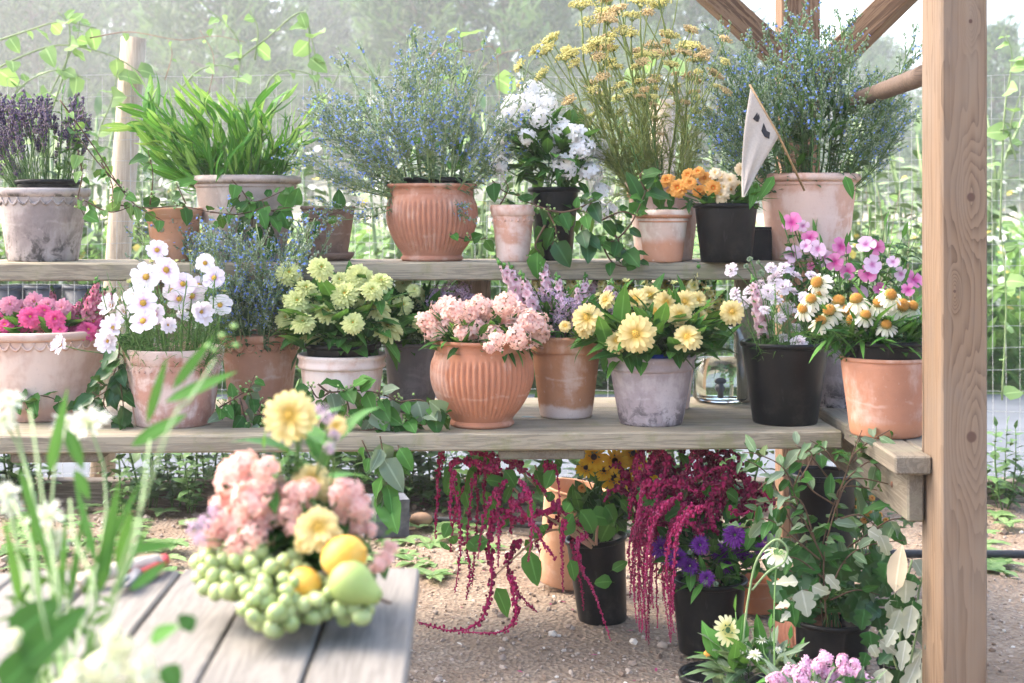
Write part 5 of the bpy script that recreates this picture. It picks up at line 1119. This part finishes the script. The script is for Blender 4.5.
foliage(t,mG+V((0,-.02,.06)),(.14,.10,.12),150,GL,q,.075,.03,'ovate'); heads(t,mG,.07,px([(705,582,3),(716,584,3),(690,552,3.5),(730,576,3)],3.38,q),bud,None,q,name='bud')
lvB=variants('ivy_leaf',lambda r:_one(r,'lobed'),[M['leaf_gloss'],M['stem']],5,7); lvW=variants('poplar_leaf',lambda r:_one(r,'lobed'),[M['leaf_white'],M['stem']],5,8); lvT=variants('dry_leaf',lambda r:_one(r,'lance'),[M['leaf_tan'],M['stem']],2,9)
# olive-like branches
mE=POTS['G6']['c']; qq=random.Random(83)
EU=[[(826,620),(824,560),(835,510),(852,455),(862,430)],[(824,560),(800,510),(785,470),(760,455),(742,452)],[(835,510),(850,480),(880,482),(905,490)],[(852,455),(872,440),(890,430)],[(815,540),(800,500),(775,500),(755,505)],[(826,600),(845,560),(870,545),(905,540)],[(800,480),(812,455),(795,445)],[(826,580),(800,560),(780,555),(762,540)],[(840,470),(825,450),(810,440)],[(860,540),(890,520),(915,520)],[(820,560),(790,535),(770,520),(748,520)],[(835,520),(860,515),(880,530)],[(845,480),(868,462),(880,470)],[(785,475),(770,480),(758,490)],[(830,600),(856,590),(880,595)],[(826,600),(806,590),(790,600)],[(835,505),(812,490),(800,470)]]
vine('olive_branch','tall branch of grey green leaves rising in front of the side beam','branch',EU,3.12,[M['leaf_grey'],M['leaf_deep'],M['leaf_sage']],qq,M['twig'],leafL=.052,leafW=.021,per=.0115,shape='lance',r=.0022,hang=.3)
vine('olive_branch','second branch of dark leaves just behind the tall grey green one','branch',[[(u-6+qq.uniform(-9,9),v+8) for u,v in ln] for ln in EU[:12]],3.22,[M['leaf_deep'],M['leaf_grey']],qq,M['twig'],leafL=.054,leafW=.022,per=.0115,shape='lance',r=.002,hang=.3)
t=thing('marigold_plant','low plant with small orange flowers under the side beam','plant',at(862,590,4.1)); o_=t.location; t.location.z=0; mo=t.location.copy(); mo.z=.2
heads(t,mo+V((0,0,-.1)),.05,px([(858,497,4),(868,512,4.5),(875,505,4),(864,520,4),(880,514,4),(855,508,4),(872,498,3.5),(886,520,3),(862,506,4)],4.05,qq,dy=.05),zo,None,qq,leafm=GL,leafn=6); foliage(t,mo+V((.02,0,.03)),(.16,.12,.14),70,[M['leaf_mid'],M['leaf_deep']],qq,.06,.03,'ovate')
# ivy with white backed leaves
mI=POTS['G5']['c']; t=thing('ivy_bunch','bunch of dark ivy leaves with a few white ones in the low black bucket','foliage',mI)
for i in range(78):
    a=qq.uniform(0,6.3); u=832+qq.uniform(-58,56); v=qq.uniform(540,612); du,dv=qq.uniform(-18,18),qq.uniform(6,24); bigleaf(t,u,v,u+du,v+min(dv,632-v),3.22+qq.uniform(-.1,.14),qq.uniform(20,32),lvB,qq)
for (u0,v0,u1,v1,w) in ((802,590,808,618,20),(798,582,772,583,12),(812,586,834,596,11),(826,575,842,592,10),(790,604,774,608,10),(790,612,780,622,7),(868,530,885,540,12),(880,535,892,560,12)): bigleaf(t,u0,v0,u1,v1,3.05,w,lvW,qq,'white_leaf')
for k in range(9):
    b=MB(); W=bez(mI+V((qq.uniform(-.03,.03),qq.uniform(-.03,.03),-.05))-t.location,mI+V((0,0,.06))-t.location,at(832+qq.uniform(-20,20),590,3.15)-t.location,at(832+qq.uniform(-60,60),qq.uniform(560,600),3.15)-t.location,6); b.tube(W,.0022,5); put('stem',b,M['stem'],t)
mP=POTS['G9']['c']; t=thing('poplar_spray','spray of white backed poplar leaves at the foot of the tall post','foliage',mP)
for (u0,v0,u1,v1,w,k) in ((895,592,900,544,21,1),(906,580,906,604,20,0),(890,600,896,625,16,0),(900,610,890,640,14,0),(912,605,906,640,15,0),(922,620,925,655,13,0),(906,640,900,672,13,0),(922,650,905,668,12,0),(935,668,915,690,22,0),(922,690,945,660,24,0),(880,640,898,655,12,0),(884,668,886,700,18,0),(914,560,926,580,13,0),(930,640,935,670,13,0),(895,630,885,648,12,0),(926,600,915,620,12,0),(905,690,920,655,15,0),(870,645,880,660,10,0),(895,690,905,712,20,0),(920,700,930,720,20,0)): bigleaf(t,u0,v0,u1,v1,3.02+qq.uniform(-.06,.06),w,lvT if k else lvW,qq,'dry_leaf' if k else 'white_leaf')
for i in range(42): u=qq.uniform(862,930); v=qq.uniform(560,690); bigleaf(t,u,v,u+qq.uniform(-14,14),v+qq.uniform(6,24),3.10+qq.uniform(-.07,.07),qq.uniform(12,20),lvB,qq,'green_leaf')
for P in ([(905,690),(900,640),(905,590),(912,560)],[(905,690),(915,640),(922,610)],[(905,690),(890,650),(880,630)],[(922,690),(930,640),(918,600),(928,560)]):
    b=MB(); b.tube([x-t.location for x in catmull([at(u,v,3.06) for u,v in P],6)],.0025,5); put('stem',b,M['stem_pale'],t)
# near bunch on the ground: pale yellow flowers, curling stem, pink stocks
mS=POTS['G8']['c']; t=thing('yellow_flower_bunch','mixed bunch with pale yellow daisies and a curling pale stem at the bottom edge','flowers',mS); qs=random.Random(91)
heads(t,mS,.06,px([(728,630,17,0)],2.86,qs),[x for x in rd and variants('pale_daisy',lambda r:fl_rud(r),[pm_('petal_lemon',(.72,.66,.22),(.84,.80,.48)),SEP],2,77)],None,qs,(.2,-1.2,.4),jit=.1,name='lemon_flower')
heads(t,mS,.06,px([(778,552,17,.1)],2.92,qs),variants('white_star',fl_cone,[pm_('petal_star',(.70,.72,.42),(.84,.84,.70)),SEP],2,78),None,qs,(.75,-.1,.2),jit=.1,name='white_star_flower')
heads(t,mS,.06,px([(755,655,9),(744,648,8),(762,640,8),(740,670,8),(752,684,8),(730,668,6),(768,668,7),(778,650,6)],2.84,qs),rg,None,qs,name='cream_flower'); heads(t,mS,.06,px([(790,664,6),(782,672,6),(708,652,5)],2.84,qs),zo,DC,qs,name='small_orange_flower')
b=MB(); b.tube([x-t.location for x in catmull([at(u,v,2.88) for u,v in ((735,700),(742,650),(748,600),(757,560),(775,540),(787,548),(784,562),(768,572),(752,590))],8)],.0024,6); put('curling_stem',b,M['stem_pale'],t)
foliage(t,at(752,672,2.88),(.11,.1,.10),110,[M['leaf_mid'],M['leaf_sage'],M['leaf_grey']],qs,.07,.03,'ovate'); fan(t,'leafy_broad',at(760,720,2.88),.05,[at(u,v,2.9) for u,v in ((722,640),(742,632),(770,630),(790,640),(735,612),(800,650))],qs,'leafy_stem',wide=.8)
t=thing('stock_bunch','bunch of soft pink stocks along the bottom edge of the picture','flowers',mS+V((.03,.01,0)))
heads(t,mS,.06,px([(775,680,10),(790,672,10),(802,676,11),(818,668,10),(830,676,11),(845,670,10),(858,678,11),(868,686,10),(842,660,8),(825,658,8),(806,664,8),(785,688,10),(815,690,10),(838,690,10),(796,688,10),(855,664,7)],2.68,qs,dy=.05,sc=.95),variants('pink_stock',lambda r:fl_phlox(r,24,.4),[pm_('petal_stock',(.74,.36,.56),(.84,.60,.72)),SEP],4,79),None,qs,(.8,.2,.6),name='flower_cluster'); foliage(t,at(820,696,2.70),(.12,.08,.07),70,[M['leaf_mid'],M['leaf_sage']],qs,.07,.02)
# ================================================================== table and fruit in front
TZ=.65; ty=math.radians(1.9)
wt_=wood('table_plank',(.215,.20,.178),(.115,.106,.094),1,1,grey=(.20,.187,.166),greyamt=.7)
TB=thing('plank_table','grey weathered plank table holding the fruit and flowers','table',(-.112,1.72,TZ),rot=(0,0,ty))
for k in range(10): bar('plank',wt_,TB,(-.0955*(k+1)+.0032,-1.15,-.028),(-.0955*k,(0,-.006,.004,-.003)[k%4],(0,.0008,-.0006)[k%3]),.003)
for y in (-.25,-1.0): bar('cross_rail',wt_,TB,(-.93,y,-.075),(-.03,y+.07,-.0295))
for x in (-.10,-.90):
    for y in (-.24,-.99): bar('leg',wgz,TB,(x,y+.002,-TZ),(x+.05,y+.052,-.0765))
TP=lambda u,v,y:at(u,v,y)
dish=thing('fruit_dish','shallow white dish under the grapes on the plank table','dish',(at(296,600,1.53).x,1.53,TZ))
b=MB(); rs=lathe(b,[(.035,0),(.038,.006),(.062,.014),(.066,.016),(.062,.018),(.035,.01)],48); cap(b,rs[0],True); cap(b,rs[-1]); put('dish_body',b,plain('white_glaze',(.78,.77,.74),rough=.25,bump=0),dish)
b=MB(); lathe(b,[(.063,.0145),(.0675,.0155),(.067,.0185),(.063,.0182)],48); put('rim',b,bpy.data.materials['white_glaze'],dish)
gs=Nodes('grape_skin',.32,.5); i_=gs.n('ObjectInfo').outputs['Random']; c=gs.mix(gs.math('MULTIPLY_ADD',gs.noise(gs.coord(),1.5,4),.5,gs.math('MULTIPLY',i_,.6)),(.24,.32,.10),(.42,.46,.22)); gs.col(c); gs.p.inputs['Subsurface Weight'].default_value=.7; gs.p.inputs['Subsurface Radius'].default_value=(.006,.008,.003); gs.p.inputs['Subsurface Scale'].default_value=1
b=MB(); b.ball((0,0,0),1,16,10,0,(.93,.93,1.1)); gm=b.mesh('grape',[gs.mat])
qg=random.Random(101)
def grapes(l,spots,n,y):
    t=thing('grape_bunch',l,'grapes',at(spots[0][0],spots[0][1],y)); pts=[];k=0
    while len(pts)<n and k<30000:
        k+=1; (u,v,a,b_,dy)=qg.choice(spots); d=rv(qg); 
        if d.length>1: continue
        p=at(u,v,y+dy)+V((d.x*a/F*y,d.y*.04-.005,d.z*b_/F*y))
        if p.z<TZ+.010: p.z=TZ+.0095
        if all((p-o).length>.0128 for o in pts): pts.append(p)
    for p in pts: place('grape',gm,t,p,rv(qg)+V((0,0,.5)),qg.uniform(.0072,.0094),0)
    b=MB(); o=t.location; W=[at(u,v,y+dy)-o for u,v,a,b_,dy in spots]; b.tube(catmull(W,5) if len(W)>1 else [W[0],W[0]+V((0,0,.04))],.002,5)
    for p in pts[::2]:
        c=min(W,key=lambda w_:(w_-(p-o)).length); b.tube([c,p-o],.0008,3,0,False)
    put('stalk',b,M['stem_pale'],t)
grapes('bunch of green grapes heaped on the left of the dish',[(232,566,26,22,0),(212,570,18,18,.0),(256,556,24,20,.0),(240,580,28,14,-.02)],78,1.50)
grapes('bunch of green grapes hanging off the front of the dish onto the table',[(290,594,36,22,-.03),(275,610,22,20,-.06),(318,598,26,18,-.03),(282,575,26,20,.0),(262,600,16,20,-.05),(350,606,26,9,-.03)],99,1.47)
ly=Nodes('lemon_peel',.5,.3); ly.col(ly.mix(ly.ramp(ly.noise(ly.coord(),30,5),.35,.7),(.66,.34,.04),(.64,.43,.10))); ly.bump(ly.noise(ly.coord(),190,2),.35,.001)
def lemon(l,u,v,y,r,d):
    t=thing('lemon',l,'lemon',at(u,v,y)); b=MB(); rr=r/F*y
    lathe(b,[(max(.0005,rr*math.sin(PI*i/16)**.9*(1 if 1<i<15 else .8)),-rr*1.12*math.cos(PI*i/16)-(.0025 if i==0 else 0)+(.003 if i==16 else 0)) for i in range(17)],28)
    o=put('fruit_body',b,ly.mat,t); o.rotation_mode='QUATERNION'; o.rotation_quaternion=V(d).to_track_quat('Z','Y')
    b=MB(); b.ball((0,0,-rr*1.13),.003,6,4); o2=put('stem_end',b,M['stem_pale'],t); o2.rotation_mode='QUATERNION'; o2.rotation_quaternion=o.rotation_quaternion
lemon('round yellow orange lemon resting above the pear',344,557,1.43,21,(.9,-.3,.4)); lemon('lemon half hidden by petals left of the pear',305,583,1.43,15,(.6,-.5,-.3))
ps=Nodes('pear_skin',.55,.3); c=ps.mix(ps.noise(ps.coord(),22,4),(.22,.32,.08),(.36,.42,.14)); ps.col(ps.mix(ps.ramp(ps.noise(ps.coord(),160,3),.6,.72,0,.5),c,(.30,.24,.10)))
t=thing('pear','green pear lying in front of the lemon at the edge of the dish','pear',at(352,583,1.41)); k=22/F*1.41; b=MB()
lathe(b,[(k*a,k*z) for a,z in ((.02,-1.0),(.35,-.98),(.72,-.78),(.96,-.38),(1.0,0),(.9,.38),(.70,.75),(.52,1.05),(.42,1.3),(.30,1.48),(.03,1.52))],32); o=put('fruit_body',b,ps.mat,t)
b=MB(); b.tube([(0,0,k*1.5),(.002,0,k*1.75),(.005,0,k*2.0)],.0016,5); o2=put('stalk',b,M['twig'],t)
for z in (o,o2): z.rotation_mode='QUATERNION'; z.rotation_quaternion=V((.80,-.25,-.38)).to_track_quat('Z','Y')
qf=random.Random(111); YF=1.54; mf=at(300,560,1.55); FL=[M['leaf_mid'],M['leaf_deep']]
t=thing('flower_bouquet','blurred bouquet of peach phlox and yellow zinnias above the fruit','flowers',mf)
ph=[(236,478,20),(250,500,22),(228,505,20),(262,490,18),(240,520,22),(222,528,18),(256,535,18),(240,547,18),(270,513,16),(265,470,14),(245,462,14),(212,535,14),(296,492,12),(308,490,11),(290,512,12),(302,505,11),(280,490,11),(350,492,16),(345,508,16),(358,505,15),(352,525,14),(340,492,13),(362,515,12),(384,560,10),(390,548,9),(370,530,10),(378,566,9),(295,528,12),(330,530,10)]
heads(t,mf,.03,px(ph,1.50,qf,dy=.03),phf,None,qf,(.5,.3,.8),M['stem'],.0013,FL,3,.05,.016,name='flower_cluster')
yz=[(290,416,27,-.01),(312,481,20,.02),(318,528,25,-.06),(336,426,13,0),(330,490,17,.03),(305,543,12,-.05)]
heads(t,mf,.03,px(yz,1.50,qf,sc=1.0),zy,DC,qf,(.35,.1,.9),M['stem'],.002,FL,5,.075,.028,'ovate',name='yellow_flower',jit=.2)
heads(t,mf,.03,px([(196,528,11),(206,522,10),(200,540,10),(215,512,9),(328,418,9),(334,436,8),(330,448,7),(322,410,8),(348,592,8),(340,600,7),(328,545,7),(332,570,8),(322,578,6),(328,556,7)],1.47,qf,dy=.03),phl,None,qf,(.3,.2,.9),M['stem'],.001,name='lilac_cluster')
foliage(t,at(300,535,1.53),(.075,.05,.06),120,FL,qf,.055,.022,'ovate'); fan(t,'leafy_broad',at(285,540,1.53),.03,[at(u,v,1.53) for u,v in ((265,450),(285,430),(300,445),(275,470),(310,460),(375,545),(385,535),(255,470))],qf,'leafy_stem',wide=.8)
# snips
t=thing('garden_snips','red handled garden snips lying on the plank table','snips',(at(142,584,1.66).x,1.62,TZ+.010)); red=plain('red_grip',(.42,.03,.035),rough=.4,bump=0); stl=plain('blade_steel',(.16,.16,.17),rough=.35,spec=.6,bump=0)
b=MB(); b.tube(catmull([(.0,.02,0),(.012,.045,.002),(.016,.08,.002),(.010,.105,0)],6),[.004]+[.0065]*17+[.005],8); put('handle',b,red,t); b=MB(); b.tube(catmull([(-.004,.02,.001),(-.014,.04,.003),(-.010,.075,.003),(.004,.10,.001)],6),[.004]+[.006]*17+[.005],8); put('handle',b,red,t)
b=MB(); b.tube([(.0,.022,0),(-.008,-.01,0),(-.012,-.035,0)],[.008,.006,.0015],6); put('blade',b,stl,t); b=MB(); b.tube([(-.002,.022,.002),(.004,-.01,.002),(.0,-.035,.002)],[.008,.005,.0015],6); put('blade',b,stl,t)
t=thing('plant_tie','pale coil of plant tie beside the red snips','tie',(at(118,578,1.64).x,1.64,TZ+.012)); b=MB(); b.tube([(-.035,-.03,0),(.0,.0,.006),(.035,.045,.004)],.009,10); put('coil',b,plain('pale_cord',(.66,.56,.46),scale=90),t)
b=MB(); b.tube([(-.035,-.03,0),(-.05,-.036,-.006)],.002,6); put('loose_end',b,bpy.data.materials['pale_cord'],t)
# near bunch at the left, very close to the camera
YN=1.25; mn=at(70,740,1.0); mn.z=TZ+.068
t=thing('flower_vase','white jug on the plank table holding the near white flowers','vase',(mn.x,mn.y,TZ)); b=MB(); rs=lathe(b,[(.045,0),(.055,.005),(.06,.03),(.05,.055),(.054,.07),(.05,.0695),(.046,.055),(.054,.03),(.04,.008)],40); cap(b,rs[0],True); cap(b,rs[-1]); put('jug_body',b,bpy.data.materials['white_glaze'],t)
b=MB(); b.tube(catmull([(-.049,0,.06),(-.08,0,.055),(-.082,0,.035),(-.057,0,.022)],6),.006,8); put('handle',b,bpy.data.materials['white_glaze'],t)
qn=random.Random(121); t=thing('white_flower_bunch','blurred bunch of ragged white flowers and long leaves close to the camera at the left','flowers',mn)
N_=[(88,422,24,.05),(66,424,15,.06),(48,515,25,0),(55,540,18,0),(10,400,16,.1),(4,420,13,.1),(6,492,16,.05),(12,506,13,.05)]
heads(t,mn,.03,px(N_,YN,qn),rg,None,qn,(.6,.2,.8),M['stem_pale'],.0012,name='ragged_flower')
heads(t,mn,.03,px([(108,664,19,0),(80,674,15,0),(140,672,16,0),(112,636,11,0),(150,695,16,0),(60,695,13,0),(14,640,11,.05),(95,690,16,0),(125,692,17,0),(122,650,12,.02)],.95,qn,dy=.03),variants('cream_snap',lambda r:fl_phlox(r,14,.55),[pm_('petal_near_cream',(.72,.72,.42),(.86,.86,.70)),SEP],3,88),None,qn,(.5,.2,.9),M['stem'],.0025,name='cream_cluster')
lf=MB(); o_=t.location
for (u0,v0,u1,v1,w,y,sh) in ((131,446,185,413,15,1.1,'lance'),(165,402,234,370,13,1.1,'lance'),(172,390,212,336,11,1.1,'lance'),(147,424,166,358,10,1.1,'lance'),(50,470,67,388,12,1.05,'blade'),(66,428,84,470,14,1.05,'lance'),(100,590,118,482,16,1.0,'blade'),(85,590,140,480,10,1.0,'blade'),(118,572,130,512,14,1.02,'lance'),(124,550,178,543,12,1.02,'lance'),(20,470,60,600,9,1.0,'blade'),(75,470,90,500,12,1.05,'lance'),(180,628,196,616,22,.95,'ovate'),(150,640,176,625,18,.95,'ovate'),(165,665,178,690,24,.95,'ovate'),(-10,675,62,655,16,.85,'lance'),(20,665,85,606,34,.95,'ovate'),(10,640,60,598,40,.97,'ovate'),(0,690,50,640,40,.95,'ovate'),(95,560,75,480,9,1.0,'blade'),(40,610,30,500,8,1.0,'blade'),(70,600,85,500,8,1.0,'blade'),(110,600,150,520,8,1.0,'blade'),(60,610,66,510,8,1.0,'blade'),(130,590,168,560,12,1.0,'lance'),(20,600,5,520,10,1.0,'blade')):
    y*=1.2 if w<18 else 1.05
    p=at(u0,v0,y); d=at(u1,v1,y+qn.uniform(-.02,.02))-p; lf.leaf(p-o_,d,TOCAM(p)+V((0,0,.4)),d.length,w/F*y,.15,6,sh,.15,0 if w>20 else 1)
put('long_leaves',lf,[M['leaf_deep'],M['leaf_mid']],t)
fan(t,'leafy_dark',mn,.04,[at(u,v,1.2+qn.uniform(-.05,.08)) for u,v in ((30,560),(55,545),(85,560),(105,575),(12,585),(70,580))],qn,'leafy_stem',wide=.4)
for P in ([(60,600),(46,520),(36,450),(30,410)],[(95,600),(75,540),(70,500)],[(40,600),(30,540),(12,500)],[(130,560),(142,500),(150,440)],[(165,440),(190,400),(215,360)]):
    b=MB(); b.tube([x-o_ for x in catmull([mn]+[at(u,v,1.0+.3*i/len(P)) for i,(u,v) in enumerate(P)],6)],.0011,5); put('stem',b,M['stem_pale'],t)
b=MB()
for (u,v) in ((208,346),(222,335),(234,326),(214,350),(236,345)): b.ball(at(u,v,1.28)-o_,.0028,7,5,0,(1.2,1,.8))
stuff(put('seed_pods',b,M['leaf_pale'],t))
